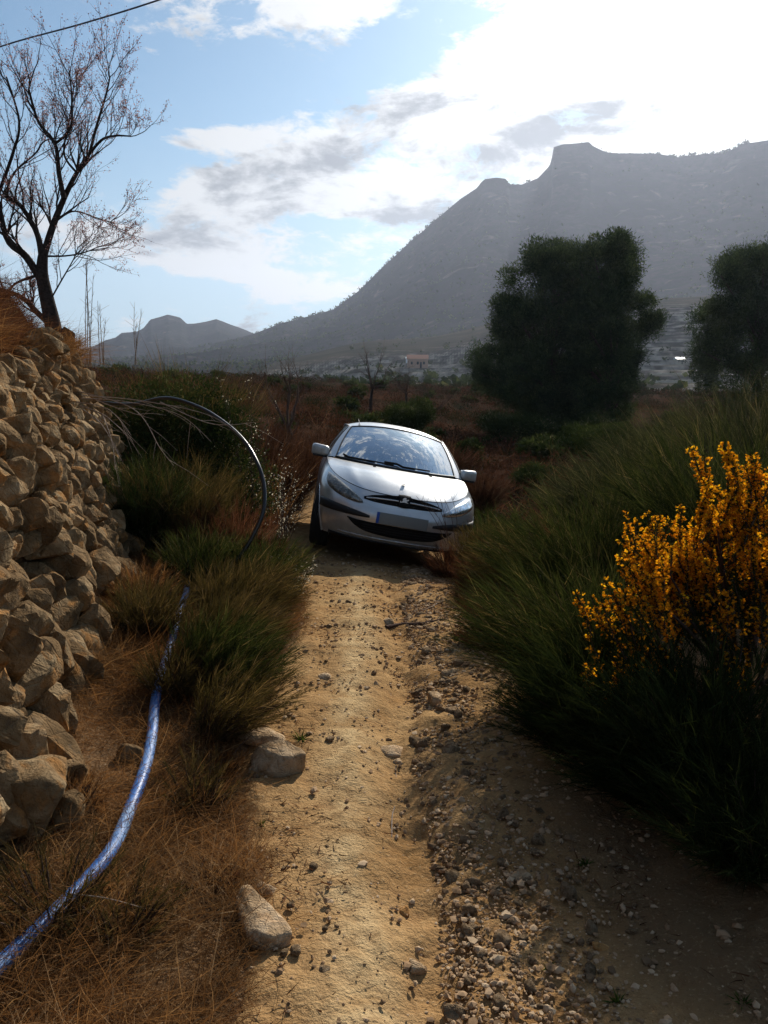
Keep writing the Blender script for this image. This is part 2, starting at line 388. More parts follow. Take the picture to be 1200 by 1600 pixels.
def pathL(y): return np.interp(y, [-4, 1.8, 2.4, 3.1, 4.2, 5.3, 6.2, 7.5, 9, 12, 16], [-.40, -.42, -.46, -.66, -.66, -.60, -.66, -.95, -1.25, -2.2, -2.7])+n2(y, 0*np.asarray(y, float), 1.4, 41, 3)*.08
def pathR(y): return np.interp(y, [-4, 1.8, 3.1, 4.5, 6.2, 7.5, 9, 12, 16], [1.7, 1.6, 1.0, .72, .62, .8, 1.15, 1.0, .2])+n2(y, 0*np.asarray(y, float), 1.3, 43, 3)*.08
def G(px, py, tmax=120):
    """where the ray through a photograph pixel meets the ground"""
    d = ray(px, py); t = np.concatenate([np.linspace(.8, 14, 700), np.linspace(14, tmax, 900)])
    z = EYE+d[2]*t-H(d[0]*t, d[1]*t); i = np.argmax(z < 0)
    if z[i] >= 0: i = len(t)-1
    t0 = t[i]; return np.array([d[0]*t0, d[1]*t0, float(H(d[0]*t0, d[1]*t0))])

def grid_mesh(name, xs, ys, fz, attrs=None):
    XX, YY = np.meshgrid(xs, ys); ZZ = fz(XX, YY); nx, ny = len(xs), len(ys)
    V = np.stack([XX.ravel(), YY.ravel(), ZZ.ravel()], 1)
    i = (np.arange(ny-1)[:, None]*nx+np.arange(nx-1)[None]).ravel()
    return mesh_np(name, V, np.stack([i, i+1, i+1+nx, i+nx], 1), True, {k: f(XX, YY).ravel() for k, f in (attrs or {}).items()})

# materials of the ground
m, t, b = mat('earth', rough=1.0, spec=0.0)
p = wpos(t); a = t.noise(p, 1.3, 5, .6, .4); f = t.noise(p, 14, 5, .7); g = t.noise(p, 70, 3, .6)
col = t.ramp(a, [(.3, (.10, .060, .033)), (.5, (.17, .10, .052)), (.7, (.25, .16, .085))])
col = t.mix(t.mapr(f, .35, .65, .55, 0), col, (.055, .036, .022))
col = t.mix(t.mapr(g, .6, .72, 0, .5), col, (.40, .31, .21))
# scrubby slopes further off
mid = t.noise(p, .35, 6, .65, .3); mc = t.ramp(mid, [(.34, (.018, .019, .012)), (.46, (.040, .027, .018)), (.6, (.058, .032, .020)), (.75, (.085, .052, .034))])
col = t.mix(attr(t, 'far'), col, mc)
t.put(b.inputs['Base Color'], col); bump(t, b, t.math('MULTIPLY_ADD', f, .7, g), .8, .02)
M_earth = m

m, t, b = mat('packed_dirt', rough=1.0, spec=0.0)
p = wpos(t); a = t.noise(p, 2.2, 5, .6, .5); f = t.noise(p, 16, 6, .68, .2); g = t.noise(p, 85, 4, .65); c2 = t.noise(p, 5.5, 4, .6, .8)
col = t.ramp(a, [(.3, (.275, .150, .058)), (.5, (.365, .215, .094)), (.7, (.44, .28, .13))])
pale = t.math('MULTIPLY', attr(t, 'pale'), t.mapr(c2, .34, .6, .25, 1), clamp=True)
col = t.mix(pale, col, (.55, .395, .21))
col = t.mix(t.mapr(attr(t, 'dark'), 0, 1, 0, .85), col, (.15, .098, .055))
col = t.mix(t.mapr(f, .34, .5, .5, 0), col, (.19, .105, .05))
col = t.mix(t.mapr(g, .58, .70, 0, .55), col, (.54, .39, .22))
col = t.mix(t.mapr(g, .30, .40, .45, 0), col, (.12, .075, .045))
t.put(b.inputs['Base Color'], col)
vor = t.new('ShaderNodeTexVoronoi'); t.put(vor.inputs['Vector'], t.vmath('ADD', p, t.vmath('SCALE', t.noise(p, 6, 2, .5, out=1), scale=.12))); vor.inputs['Scale'].default_value = 9; vor.feature = 'DISTANCE_TO_EDGE'
h = t.math('ADD', t.math('MULTIPLY_ADD', f, 1.3, t.math('MULTIPLY', g, .6)), t.math('MULTIPLY', t.mapr(vor.outputs[0], 0, .05), .10))
bump(t, b, h, 1.0, .017)
M_dirt = m

# ground sheet
def sinhspace(a, n, k): u = np.linspace(-1, 1, n); return a*np.sinh(k*u)/np.sinh(k)
xs = sinhspace(170, 330, 6.0)
ys = np.concatenate([np.linspace(-200, -6, 12)[:-1], np.linspace(-6, 1, 28)[:-1], np.linspace(1, 13, 200)[:-1], 13*np.exp(np.linspace(0, math.log(260/13), 150))])
def ground_z(x, y):
    z = H(x, y); ins = sstep(0.0, .12, np.minimum(x-pathL(y), pathR(y)-x))*sstep(15.6, 14.6, y)*sstep(-5, -4.4, y)
    z = z-ins*.07
    z = z-sstep(85, 190, y)*9-sstep(-40, -200, y)*6
    return z
ground = obj('ground', grid_mesh('ground', xs, ys, ground_z, {'far': lambda x, y: sstep(7.5, 13, np.hypot(x, y))}), M_earth)
tag(ground, kind='structure')

# dirt path
v = np.linspace(0, 1, 190); yy = np.concatenate([np.linspace(-4.5, 1.2, 40)[:-1], 1.2+(15.2-1.2)*(np.linspace(0, 1, 620)**1.7)])
VV, YY = np.meshgrid(v, yy); L = pathL(YY)-.05; Rr = pathR(YY)+.05; XX = L+(Rr-L)*VV
edge = np.minimum(XX-L, Rr-XX)
ZZ = H(XX, YY)+.012-.05*sstep(.14, 0, edge)
ZZ += n2(XX, YY, 4.5, 51, 4)*.020+n2(XX, YY, 14, 53, 3)*.008+n2(XX, YY, 38, 54, 2)*.0028
ril = sstep(.30, .04, np.abs(XX-runnel(YY)-.08))
ZZ += (n2(XX, YY, 9, 57, 4)*.03)*ril-np.abs(n2(XX, YY, 3.1, 58, 3))*.02*sstep(0, .3, XX-runnel(YY))
V = np.stack([XX.ravel(), YY.ravel(), ZZ.ravel()], 1); nx = len(v)
i = (np.arange(len(yy)-1)[:, None]*nx+np.arange(nx-1)[None]).ravel()
pale = np.exp(-((XX-strip(YY)-n2(XX, YY, 3, 52, 3)*.08)/.115)**2)*sstep(8.8, 6, YY)
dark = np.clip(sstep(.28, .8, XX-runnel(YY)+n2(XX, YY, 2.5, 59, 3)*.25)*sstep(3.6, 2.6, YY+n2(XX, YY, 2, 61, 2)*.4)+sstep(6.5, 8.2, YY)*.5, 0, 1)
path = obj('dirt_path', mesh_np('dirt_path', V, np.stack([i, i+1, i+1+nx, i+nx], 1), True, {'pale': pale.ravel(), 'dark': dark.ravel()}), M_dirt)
tag(path, kind='structure')
def PZ(x, y):
    """height of the surface you stand on"""
    x = np.asarray(x, float); y = np.asarray(y, float)
    return H(x, y)+.012*((x > pathL(y)) & (x < pathR(y)))

# ------------------------------------------------------------------ far land
m, t, b = mat('mountain_scrub', rough=1.0, spec=0.0)
p = wpos(t); n1_ = t.noise(p, .012, 8, .66, .5); n2_ = t.noise(p, .11, 6, .75, .2); n3_ = t.noise(p, .035, 4, .6, 1.0)
col = t.ramp(n1_, [(.32, (.016, .020, .024)), (.5, (.028, .028, .031)), (.66, (.046, .040, .041))])
col = t.mix(t.mapr(n2_, .43, .54, .9, 0), col, (.018, .026, .018))
col = t.mix(t.mapr(n3_, .60, .70, 0, .45), col, (.14, .115, .10))
t.put(b.inputs['Base Color'], col); bump(t, b, n2_, .6, 4.0)
M_mount = m
m, t, b = mat('terraced_fields', rough=1.0, spec=0.0)
p = wpos(t); n1_ = t.noise(p, .03, 6, .6, .4); n2_ = t.noise(p, .6, 5, .7, .2)
col = t.ramp(n1_, [(.3, (.026, .029, .024)), (.5, (.052, .044, .036)), (.7, (.085, .066, .052))])
col = t.mix(t.mapr(n2_, .42, .54, .8, 0), col, (.03, .036, .022))
col = t.mix(t.math('MULTIPLY', attr(t, 'riser'), t.mapr(t.noise(p, .12, 4, .6), .42, .6, 0.1, 1)), col, (.33, .29, .24))
t.put(b.inputs['Base Color'], col)
M_terr = m

def ridge_mesh(name, prof, R0, Rf, zf, ncol, nrow, amp, seed, back=500, azpad=0.0):
    pr = np.array([azel(a, c) for a, c in prof]); A = np.linspace(pr[0, 0], pr[-1, 0], ncol)
    E = np.interp(A, pr[:, 0], pr[:, 1]); V = []
    rr = np.concatenate([np.linspace(0, 1, nrow), 1+np.linspace(0, 1, 8)[1:]*.5])
    for s in rr:
        if s <= 1:
            Rr_ = Rf+(R0-Rf)*s; ztop = EYE+np.tan(E)*R0
            prof_s = .16*s+.84*s**1.75
            z = zf+(ztop-zf)*prof_s
            x = np.sin(A)*Rr_; y = np.cos(A)*Rr_
            env = np.clip(s*3, 0, 1)*np.clip((1-s)*7, 0, 1)
            gul = np.abs(n2(x, y, 1/240., seed, 5))
            z = z+amp*env*(.35-gul)*1.3+amp*.25*env*n2(x, y, 1/45., seed+4, 4)
            # limestone band under the crest
            z = z+(ztop-zf)*.05*sstep(.93, .965, s)*np.clip((1-s)*20, 0, 1)
        else:
            Rr_ = R0+(s-1)*back*2; x = np.sin(A)*Rr_; y = np.cos(A)*Rr_; z = (EYE+np.tan(E)*R0)*(1-(s-1)*1.9)
        V.append(np.stack([x, y, z], 1))
    V = np.concatenate(V); i = (np.arange(len(rr)-1)[:, None]*ncol+np.arange(ncol-1)[None]).ravel()
    return mesh_np(name, V, np.stack([i, i+1, i+1+ncol, i+ncol], 1), True)
MAIN = [(-900, 600), (-300, 600), (0, 592), (150, 575), (250, 560), (330, 540), (395, 523), (440, 505), (480, 495), (520, 484), (560, 455), (600, 415), (640, 380), (680, 345), (720, 312), (745, 295), (752, 286), (758, 281), (775, 279), (790, 281), (797, 290), (815, 290), (840, 280), (856, 264), (860, 258), (863, 245), (865, 232), (880, 228), (900, 227), (920, 225), (926, 231), (945, 240), (965, 243), (1000, 243), (1030, 242), (1060, 246), (1090, 242), (1130, 239), (1150, 231), (1165, 224), (1200, 221), (1300, 230), (1500, 290), (1800, 420), (2100, 520), (2600, 580)]
LEFT = [(-1400, 585), (-700, 570), (-200, 560), (60, 565), (120, 556), (150, 543), (165, 534), (180, 530), (190, 522), (215, 520), (225, 514), (235, 501), (250, 497), (262, 493), (282, 499), (292, 508), (305, 507), (320, 505), (338, 500), (352, 505), (370, 512), (395, 522), (430, 535), (470, 548), (520, 565), (600, 600)]
mount = obj('mountain', ridge_mesh('mountain', MAIN, 1250, 420, 7, 1500, 110, 22, 71), M_mount); tag(mount, kind='structure')
farh = obj('far_hills', ridge_mesh('far_hills', LEFT, 1900, 700, 4, 700, 60, 30, 83, 300), M_mount); tag(farh, kind='structure')

# valley floor and stepped terraces between the near slope and the mountain foot
A = np.linspace(R(-62), R(62), 620); rr = np.concatenate([95*np.exp(np.linspace(0, math.log(560/95), 360))])
AA, RR = np.meshgrid(A, rr); XX = np.sin(AA)*RR; YY = np.cos(AA)*RR
z0 = 0.2+np.interp(RR, [95, 150, 240, 330, 430, 560], [0, -.5, 3.0, 9, 17, 32])*(.22+.78*sstep(R(-15), R(2), AA))+n2(XX, YY, 1/90., 91, 3)*3*sstep(110, 200, RR)
lob = sstep(R(1), R(16), AA)*26*sstep(180, 520, RR)
z0 = z0+lob
stp = 1.9; q = (z0+n2(XX, YY, 1/60., 93, 2)*1.2)/stp; fr = q-np.floor(q)
amt = sstep(150, 200, RR)*sstep(480, 400, RR)
ris = sstep(.80, .98, fr)
zt = z0*(1-amt)+(np.floor(q)+ris)*stp*amt+(z0-q*stp)*amt*0
risa = amt*(fr > .74)*1.0
V = np.stack([XX.ravel(), YY.ravel(), zt.ravel()], 1); nx = len(A)
i = (np.arange(len(rr)-1)[:, None]*nx+np.arange(nx-1)[None]).ravel()
terr = obj('terraced_valley', mesh_np('terraced_valley', V, np.stack([i, i+1, i+1+nx, i+nx], 1), False, {'riser': risa.ravel()}), M_terr)
tag(terr, kind='structure')

# haze: one closed box of pale air
m = bpy.data.materials.new('haze_air'); m.use_nodes = True; t = NT(m.node_tree); t.n.clear()
out = t.new('ShaderNodeOutputMaterial'); pv = t.new('ShaderNodeVolumePrincipled')
pv.inputs['Color'].default_value = (.70, .79, 1.0, 1); pv.inputs['Density'].default_value = .000125; pv.inputs['Anisotropy'].default_value = .56
t.l.new(pv.outputs[0], out.inputs['Volume']); M_haze = m
hz = rbox('haze', (6200, 3700, 480), 0, smooth=False); ho = obj('haze', hz, M_haze); ho.location = (0, 1550, 480/2-12); tag(ho, kind='stuff')
# ------------------------------------------------------------------ rocks
_ico = {}
def ico(sub):
    if sub not in _ico:
        bm = bmesh.new(); bmesh.ops.create_icosphere(bm, subdivisions=sub, radius=1)
        V = np.array([v.co[:] for v in bm.verts]); Fc = np.array([[v.index for v in f.verts] for f in bm.faces]); bm.free()
        _ico[sub] = (unit(V), Fc)
    return _ico[sub]
def rock_verts(normals, dists, sub, k=14, rough=.05, seed=0, nscale=2.2, size=1.0):
    D, Fc = ico(sub); c = D@normals.T; c = np.maximum(c, 1e-3)
    q = (c/dists[None]); r = (q**k).sum(1)**(-1/k)
    Vv = D*r[:, None]
    d = fbm(Vv/size*nscale+seed*3.1, seed, 4, .55)
    return Vv*(1+rough*d*2)[:, None], Fc
def rock_mesh(name, seed, dims=(1, 1, 1), sub=2, npl=11, rough=.07, k=12):
    rg = np.random.default_rng(seed)
    n = unit(rg.normal(size=(npl, 3))); n = np.concatenate([n, [[0, 0, 1], [0, 0, -1], [1, 0, 0], [-1, 0, 0], [0, 1, 0], [0, -1, 0]]])
    d = np.concatenate([rg.uniform(.62, .95, npl), rg.uniform(.75, 1, 6)])
    Vv, Fc = rock_verts(n, d, sub, k, rough, seed)
    Vv = Vv*np.array(dims)*.5/.85
    return mesh_np(name, Vv, Fc, True)

# ------------------------------------------------------------------ dry stone wall
wall = empty('dry_stone_wall', (WALL[3][0], WALL[3][1], float(H(WALL[3][0]+.2, WALL[3][1]))), 'leaning dry stone wall of rough tan limestone blocks on the left of the track', 'stone wall')
wloc = np.array(wall.location)
yl = np.linspace(-.4, 8.3, 400); xl_ = wallx(yl); sl_ = np.concatenate([[0], np.cumsum(np.hypot(np.diff(xl_), np.diff(yl)))])
rg = np.random.default_rng(5)
pts = []; tcur = .0; row = 0
while tcur < 2.05:
    base_h = rg.uniform(.105, .19)*(1.35 if tcur < .45 else 1.1 if tcur < .8 else 1)*(1.12 if tcur < .5 else .92 if tcur > 1.2 else 1.0)
    s_ = rg.uniform(0, .2)
    while s_ < sl_[-1]:
        yy_ = np.interp(s_, sl_, yl)
        wdt = rg.choice([rg.uniform(.09, .17), rg.uniform(.16, .30), rg.uniform(.13, .24)])*(1.0 if tcur < .7 else .78)*(1.0 if yy_ < 5 else .95)
        top = 1.70-.0*max(yy_-3, 0)-.22*max(yy_-6.4, 0)+.12*math.sin(yy_*2.1)
        if tcur+base_h*.4 < top:
            pts.append((s_+wdt/2, tcur+base_h/2+rg.normal()*.05, wdt, base_h))
        s_ += wdt
    tcur += base_h*.93
pts = np.array(pts)
def wall_frame(s, t_):
    y = np.interp(s, sl_, yl); x = wallx(y)
    tx = np.interp(s+.05, sl_, xl_)-np.interp(s-.05, sl_, xl_); ty = np.interp(s+.05, sl_, yl)-np.interp(s-.05, sl_, yl)
    l = math.hypot(tx, ty); T = np.array([tx/l, ty/l, 0]); N = np.array([T[1], -T[0], 0])     # N points at the track
    lean = .26 if t_ > .3 else .26
    bulge = .10*vnoise(np.array([[s*.8, t_*1.1, 3.3]]), 8)[0]+.05*vnoise(np.array([[s*3, t_*3, 1.3]]), 9)[0]
    g = float(H(x+.15, y, False))
    batter = t_*lean+(.16*max(t_-1.25, 0))
    U = unit(np.array([0, 0, 1.0])-N*lean)
    return np.array([x, y, g])+np.array([0, 0, 1.0])*t_-N*(batter-bulge), T, U, unit(N+np.array([0, 0, lean]))
stones = []
for i_, (s_, t_, wd, ht) in enumerate(pts):
    c, T, U, N = wall_frame(s_, t_)
    q = pts[:, :2]-pts[i_, :2]; dd = np.hypot(q[:, 0]*.8, q[:, 1]); nb = np.argsort(dd)[1:10]
    nor = []; dis = []
    for j in nb:
        if dd[j] > .55: continue
        v_ = q[j]; L_ = np.hypot(*v_)
        e = v_/L_; tilt = rg.normal()*.22
        n_ = unit(T*e[0]+U*e[1]+N*tilt); nor.append(n_); dis.append(L_*.5*rg.uniform(.97, 1.10))
    # outer limits, face and back
    for e in ((1, 0), (-1, 0), (0, 1), (0, -1)):
        nor.append(unit(T*e[0]+U*e[1]+N*rg.normal()*.1)); dis.append((wd if e[0] else ht)*.62)
    dep = rg.uniform(.06, .13)
    for _ in range(2): nor.append(unit(N+T*rg.normal()*.42+U*(rg.normal()*.42+.15))); dis.append(dep*rg.uniform(.85, 1.05))
    for _ in range(3):          # chips knocked off the face and its corners
        a_ = rg.uniform(0, 2*PI); q_ = unit(N*rg.uniform(.35, 1.6)+T*math.cos(a_)+U*math.sin(a_)); cc = np.maximum(np.array(nor)@q_, 1e-3); nor.append(q_); dis.append((np.array(dis)/cc).min()*rg.uniform(.72, .93))
    nor.append(-N); dis.append(.14)
    dcam = np.linalg.norm(c-[0, 0, EYE])
    stones.append((dcam, c+N*rg.normal()*.038, np.array(nor), np.array(dis), i_, T, N))
stones.sort(key=lambda z: z[0])
stones = [s for s in stones if s[1][1] > .55]
rest = Acc()
for k_, (dc, c, nor, dis, i_, T, N) in enumerate(stones):
    Vv, Fc = rock_verts(nor, dis, 4 if dc < 3.4 else 3, rg.choice([60, 90, 140]), .05, 100+i_, 3.2, .17)
    if k_ < 298:
        o = obj('stone', mesh_np('stone', Vv, Fc, False), M_wallrock, wall); o.location = (c-wloc).tolist()
    else: rest.add(Vv+c-wloc, Fc)
if rest.n: tag(obj('far_stones', rest.mesh('far_stones', False), M_wallrock, wall), kind='stuff')
# smaller packing stones wedged in the joints, one part
pk = Acc()
for _ in range(520):
    s_ = rg.uniform(.8, sl_[-1]); y_ = np.interp(s_, sl_, yl)
    t_ = rg.uniform(0, 1.75-.2*max(y_-6.4, 0)); c, T, U, N = wall_frame(s_, t_)
    n_ = np.concatenate([unit(rg.normal(size=(9, 3)))]); r_ = rg.uniform(.03, .065)
    Vv, Fc = rock_verts(np.concatenate([n_, np.eye(3), -np.eye(3)]), np.concatenate([rg.uniform(.6, 1, 9), np.full(6, 1)])*r_, 2, 10, .07, 900+_, 2, r_)
    pk.add(Vv+c-wloc-N*rg.uniform(-.02, .05), Fc)
tag(obj('packing_stones', pk.mesh('packing_stones'), M_wallrock, wall), kind='stuff')
# earth core behind the face
sg = np.linspace(.2, sl_[-1], 90); tg = np.linspace(-.1, 1.6, 16); Vc = []
for t_ in tg:
    for s_ in sg:
        c, T, U, N = wall_frame(s_, t_); Vc.append(c-N*(.10+.02*rg.random())-wloc)
i = (np.arange(len(tg)-1)[:, None]*len(sg)+np.arange(len(sg)-1)[None]).ravel(); n_ = len(sg)
core = obj('earth_core', mesh_np('earth_core', np.array(Vc), np.stack([i, i+1, i+1+n_, i+n_], 1), True, {'far': np.zeros(len(Vc))}), M_earth, wall)

# fallen blocks at the foot of the wall
def big_rock(px, py, dims, seed, label, rz=0, rx=0, ry=0, sink=.3, m_=None, sub=4, name='rock', cat='rock', npl=12, rough=.07, group=None, k=14):
    g = G(px, py); me = rock_mesh(name, seed, dims, sub, npl, rough, k)
    o = obj(name, me, m_ or M_rock); o.location = (g[0], g[1], g[2]+dims[2]*(.5-sink)); o.rotation_euler = (rx, ry, rz)
    return tag(o, label, cat, group)
big_rock(45, 1290, (.26, .30, .26), 11, 'large weathered block at the foot of the wall, lowest at the left edge', .4, m_=M_wallrock, sink=.15, name='fallen_block', cat='rock')
big_rock(100, 1235, (.15, .13, .11), 12, 'pale rounded block fallen at the foot of the wall', 1.0, m_=M_wallrock, sink=.1, name='fallen_block', cat='rock')
big_rock(112, 1290, (.10, .12, .13), 13, 'small upright ochre block standing against the wall foot in dry grass', .3, m_=M_wallrock, sink=.2, name='fallen_block', cat='rock')
big_rock(200, 1190, (.11, .08, .09), 14, 'squat brown stone between the wall foot and the blue pipe', .2, m_=M_wallrock, sink=.25, name='fallen_block', cat='rock')

# rocks on the track
big_rock(432, 1205, (.22, .20, .17), 21, 'largest pale boulder half buried at the left edge of the track', .25, .1, 0, .38, M_rock, 5, npl=9, rough=.05, k=22)
big_rock(408, 1158, (.22, .12, .07), 22, 'flat pale stone just behind the half buried boulder', .1, 0, .1, .45, M_rock, 4)
big_rock(407, 1450, (.12, .23, .105), 23, 'long sharp edged rock jutting over its own shadow near the bottom of the track', .42, .05, .16, .42, M_rock, 5, npl=11, rough=.045, k=26)
big_rock(417, 1398, (.055, .075, .04), 24, 'small pale stone above the long sharp edged rock', .9, 0, 0, .35, M_pebble, 3)
big_rock(612, 1182, (.135, .095, .06), 25, 'flat greyish purple stone in the middle of the runnel', .1, 0, 0, .3, M_rock, 4)
big_rock(622, 1197, (.045, .035, .035), 26, 'round ochre pebble in front of the flat greyish stone', .1, 0, 0, .3, M_pebble, 3)
big_rock(650, 1520, (.058, .05, .038), 27, 'brown stone in the cluster at the bottom centre of the track', .1, 0, 0, .3, M_pebble, 3)
big_rock(631, 1430, (.032, .036, .03), 28, 'egg shaped ochre pebble at the shadow edge', .1, 0, 0, .25, M_orangerock, 3)
big_rock(940, 1492, (.05, .042, .03), 29, 'orange stone lying alone in the shaded bank', .1, 0, 0, .3, M_orangerock, 3)
big_rock(815, 1378, (.075, .05, .04), 30, 'pale wedge shaped stone in the shade below the broom', .6, 0, 0, .3, M_rock, 3)
big_rock(745, 1450, (.04, .036, .028), 31, 'round tan pebble in the shaded rubble', .6, 0, 0, .3, M_orangerock, 3)
big_rock(509, 1062, (.075, .055, .04), 32, 'pale chip of rock on the left of the packed strip', .3, 0, 0, .3, M_pebble, 3)
big_rock(680, 1100, (.06, .11, .08), 33, 'dark upright stone casting a shadow on the right of the runnel', .2, 0, 0, .3, M_rock, 3)
big_rock(705, 1055, (.13, .08, .045), 34, 'flat cream slab at the right edge of the sunlit track', .2, 0, 0, .35, M_pebble, 3)
big_rock(605, 978, (.10, .08, .07), 35, 'pale stone at the end of the fallen root', .2, 0, 0, .3, M_pebble, 3)
big_rock(712, 1590, (.06, .05, .035), 36, 'cream stone cut by the bottom edge of the picture', .2, 0, 0, .3, M_pebble, 3)

# the many loose stones: separate copies that share twelve shapes
NEAR = []      # named landmarks of the track, for telling the loose stones apart
LM = [((612, 1182), 'the flat greyish purple stone'), ((650, 1520), 'the bottom centre stone cluster'), ((631, 1430), 'the egg shaped ochre pebble'), ((940, 1492), 'the lone orange stone'), ((815, 1378), 'the pale wedge shaped stone'), ((745, 1450), 'the round tan pebble'),
      ((509, 1062), 'the pale chip left of the strip'), ((680, 1100), 'the dark upright stone'), ((705, 1055), 'the flat cream slab'), ((605, 978), 'the end of the fallen root'), ((712, 1590), 'the cream stone at the bottom edge'), ((432, 1205), 'the half buried boulder'), ((407, 1445), 'the long sharp edged rock'),
      ((613, 1260), 'the thin white twig'), ((640, 900), 'the shadow of the car')]
ORD = ['nearest', 'second nearest', 'third nearest', 'fourth nearest', 'fifth nearest', 'sixth nearest', 'seventh nearest', 'eighth nearest', 'ninth nearest', 'tenth nearest'] + ['%dth nearest' % k_ if k_ % 10 not in (1, 2, 3) or k_ < 20 else '%d%s nearest' % (k_, {1: 'st', 2: 'nd', 3: 'rd'}[k_ % 10]) for k_ in range(11, 200)]
def tell_apart(objs, marks, noun):
    buckets = {}
    for o in objs:
        dd = [math.hypot(o.location.x-m_[0][0], o.location.y-m_[0][1]) for m_ in marks]; i_ = int(np.argmin(dd)); buckets.setdefault(i_, []).append((dd[i_], o))
    for i_, l_ in buckets.items():
        for k_, (d_, o) in enumerate(sorted(l_, key=lambda q: q[0])): o['label'] = '%s, %s to %s' % (o.get('_n', noun), ORD[k_], marks[i_][1]); o.pop('_n', None)
lib = [rock_mesh('loose_stone', 200+k_, d_, 3, 12, .08, 10) for k_, d_ in enumerate([(1, .8, .6), (1, .9, .7), (1, .6, .5), (1, .7, .45), (.9, 1, .6), (1, .85, .8), (1, .5, .4), (1, .95, .55), (.8, 1, .7), (1, .7, .7), (1, .65, .35), (1, .9, .5)])]
for me in lib: me.materials.append(M_pebble)
def loose(x, y, s, label, group, k_):
    o = obj('loose_stone', lib[k_ % len(lib)], None)
    o.location = (x, y, float(PZ(x, y))+s*.04); o.scale = (s, s, s)
    o.rotation_euler = (rg.normal()*.25, rg.normal()*.25, rg.uniform(0, 6.28)); tag(o, label, 'stone', group); NEAR.append(o); return o
cnt = 0
for _ in range(4000):
    if cnt >= 150: break
    y = 1.75+rg.random()**1.15*6.0
    x = float(runnel(np.array(y)))+.10+abs(rg.normal())*.22-.05
    if x > float(pathR(np.array(y)))-.05: continue
    s = np.clip(rg.lognormal(math.log(.027), .42), .014, .07)*(1+.07*y)
    if s*F/y < 9 and rg.random() < .8: continue
    loose(x, y, s, 'x', 'loose stones in the runnel of the track', cnt)['_n'] = 'runnel stone'; cnt += 1
cnt = 0
for _ in range(2000):
    if cnt >= 26: break
    y = 1.75+rg.random()**1.3*6.0; a_ = float(pathL(np.array(y)))+.06
    x = a_+rg.random()*(.35)
    s = np.clip(rg.lognormal(math.log(.022), .4), .012, .05)*(1+.07*y)
    loose(x, y, s, 'x', 'small stones on the left of the track', cnt)['_n'] = 'small left hand stone'; cnt += 1
cnt = 0
for _ in range(4000):
    if cnt >= 42: break
    y = 1.7+rg.random()*1.1; x = rg.uniform(.35, 1.25)
    if math.hypot(x-.33, y-1.9) < .03: continue
    s = np.clip(rg.lognormal(math.log(.026), .4), .014, .06)
    loose(x, y, s, 'x', 'stones in the shaded dirt', cnt)['_n'] = 'shaded stone'; cnt += 1
tell_apart(NEAR, [(G(*q_), n_) for q_, n_ in LM], 'loose stone')
# grit: stuff
ga = Acc()
N_ = 13000
gy = 1.5+rg.random(N_)**1.6*7; gx = np.where(rg.random(N_) < .62, runnel(gy)+.05+np.abs(rg.normal(size=N_))*.3, pathL(gy)+rg.random(N_)**.8*(pathR(gy)-pathL(gy)))
keep = (gx > pathL(gy)+.02) & (gx < pathR(gy)-.02); gx, gy = gx[keep], gy[keep]; gz = PZ(gx, gy); gs = np.clip(rg.lognormal(math.log(.0065), .5, len(gx)), .003, .02)*(1+.09*gy)
D1, F1 = ico(1)
base_ = D1[None]*(1+.25*rg.normal(size=(len(gx), len(D1), 1))); base_ = base_*gs[:, None, None]*.6*np.stack([rg.uniform(.7, 1.3, len(gx)), rg.uniform(.7, 1.3, len(gx)), rg.uniform(.45, .8, len(gx))], 1)[:, None]
Vg = (base_+np.stack([gx, gy, gz+gs*.15], 1)[:, None]).reshape(-1, 3); Fg = ((np.arange(len(gx))*len(D1))[:, None, None]+F1[None]).reshape(-1, 3)
m, t, b = mat('grit', rough=1.0, spec=.0); t.put(b.inputs['Base Color'], t.ramp(attr(t, 'var'), [(0, (.13, .085, .05)), (.5, (.33, .21, .12)), (1, (.50, .37, .24))])); M_grit = m
tag(obj('gravel', mesh_np('gravel', Vg, Fg, False, {'var': np.repeat(rg.random(len(gx)), len(D1))}), M_grit), 'fine gravel strewn over the dirt track', kind='stuff')

# ------------------------------------------------------------------ pipes
m, t, b = mat('blue_pipe', rough=.38, spec=.45)
p = pos(t); a = t.noise(p, 5, 3, .6, .3); f = t.noise(t.vmath('MULTIPLY', p, (1, .35, 1)), 60, 4, .7)
col = t.ramp(f, [(.3, (.008, .085, .34)), (.7, (.02, .16, .50))])
dust = t.math('MULTIPLY', t.mapr(a, .38, .66, .1, 1, True), t.mapr(f, .35, .6, .45, 1))
col = t.mix(t.math('MULTIPLY', dust, .62), col, (.36, .50, .66)); t.put(b.inputs['Base Color'], col)
t.put(b.inputs['Roughness'], t.mapr(dust, 0, 1, .42, .75)); bump(t, b, f, .12, .002)
M_blue = m
pp = [(-60, 1590), (0, 1532), (58, 1474), (120, 1408), (175, 1343), (207, 1265), (228, 1205), (238, 1155), (243, 1105), (252, 1055), (266, 1010), (280, 965), (292, 925), (296, 880), (300, 840)]
cp = []
for a_, b_ in pp:
    g = G(a_, b_+6); cp.append(g+np.array([0, 0, .035]))
cp = np.array(cp)
def smooth_curve(c, n):
    c = np.asarray(c, float); t_ = np.linspace(0, len(c)-1, n); i0 = np.clip(t_.astype(int), 0, len(c)-2); f_ = (t_-i0)[:, None]
    g_ = lambda k: c[np.clip(i0+k, 0, len(c)-1)]
    p0, p1, p2, p3 = g_(-1), g_(0), g_(1), g_(2)
    return .5*((2*p1)+(-p0+p2)*f_+(2*p0-5*p1+4*p2-p3)*f_**2+(-p0+3*p1-3*p2+p3)*f_**3)
for _ in range(2): cp[1:-1, 2] = (cp[:-2, 2]+cp[1:-1, 2]*2+cp[2:, 2])/4
A_ = Acc(); A_.tube(smooth_curve(cp, 160), .0235, 18)
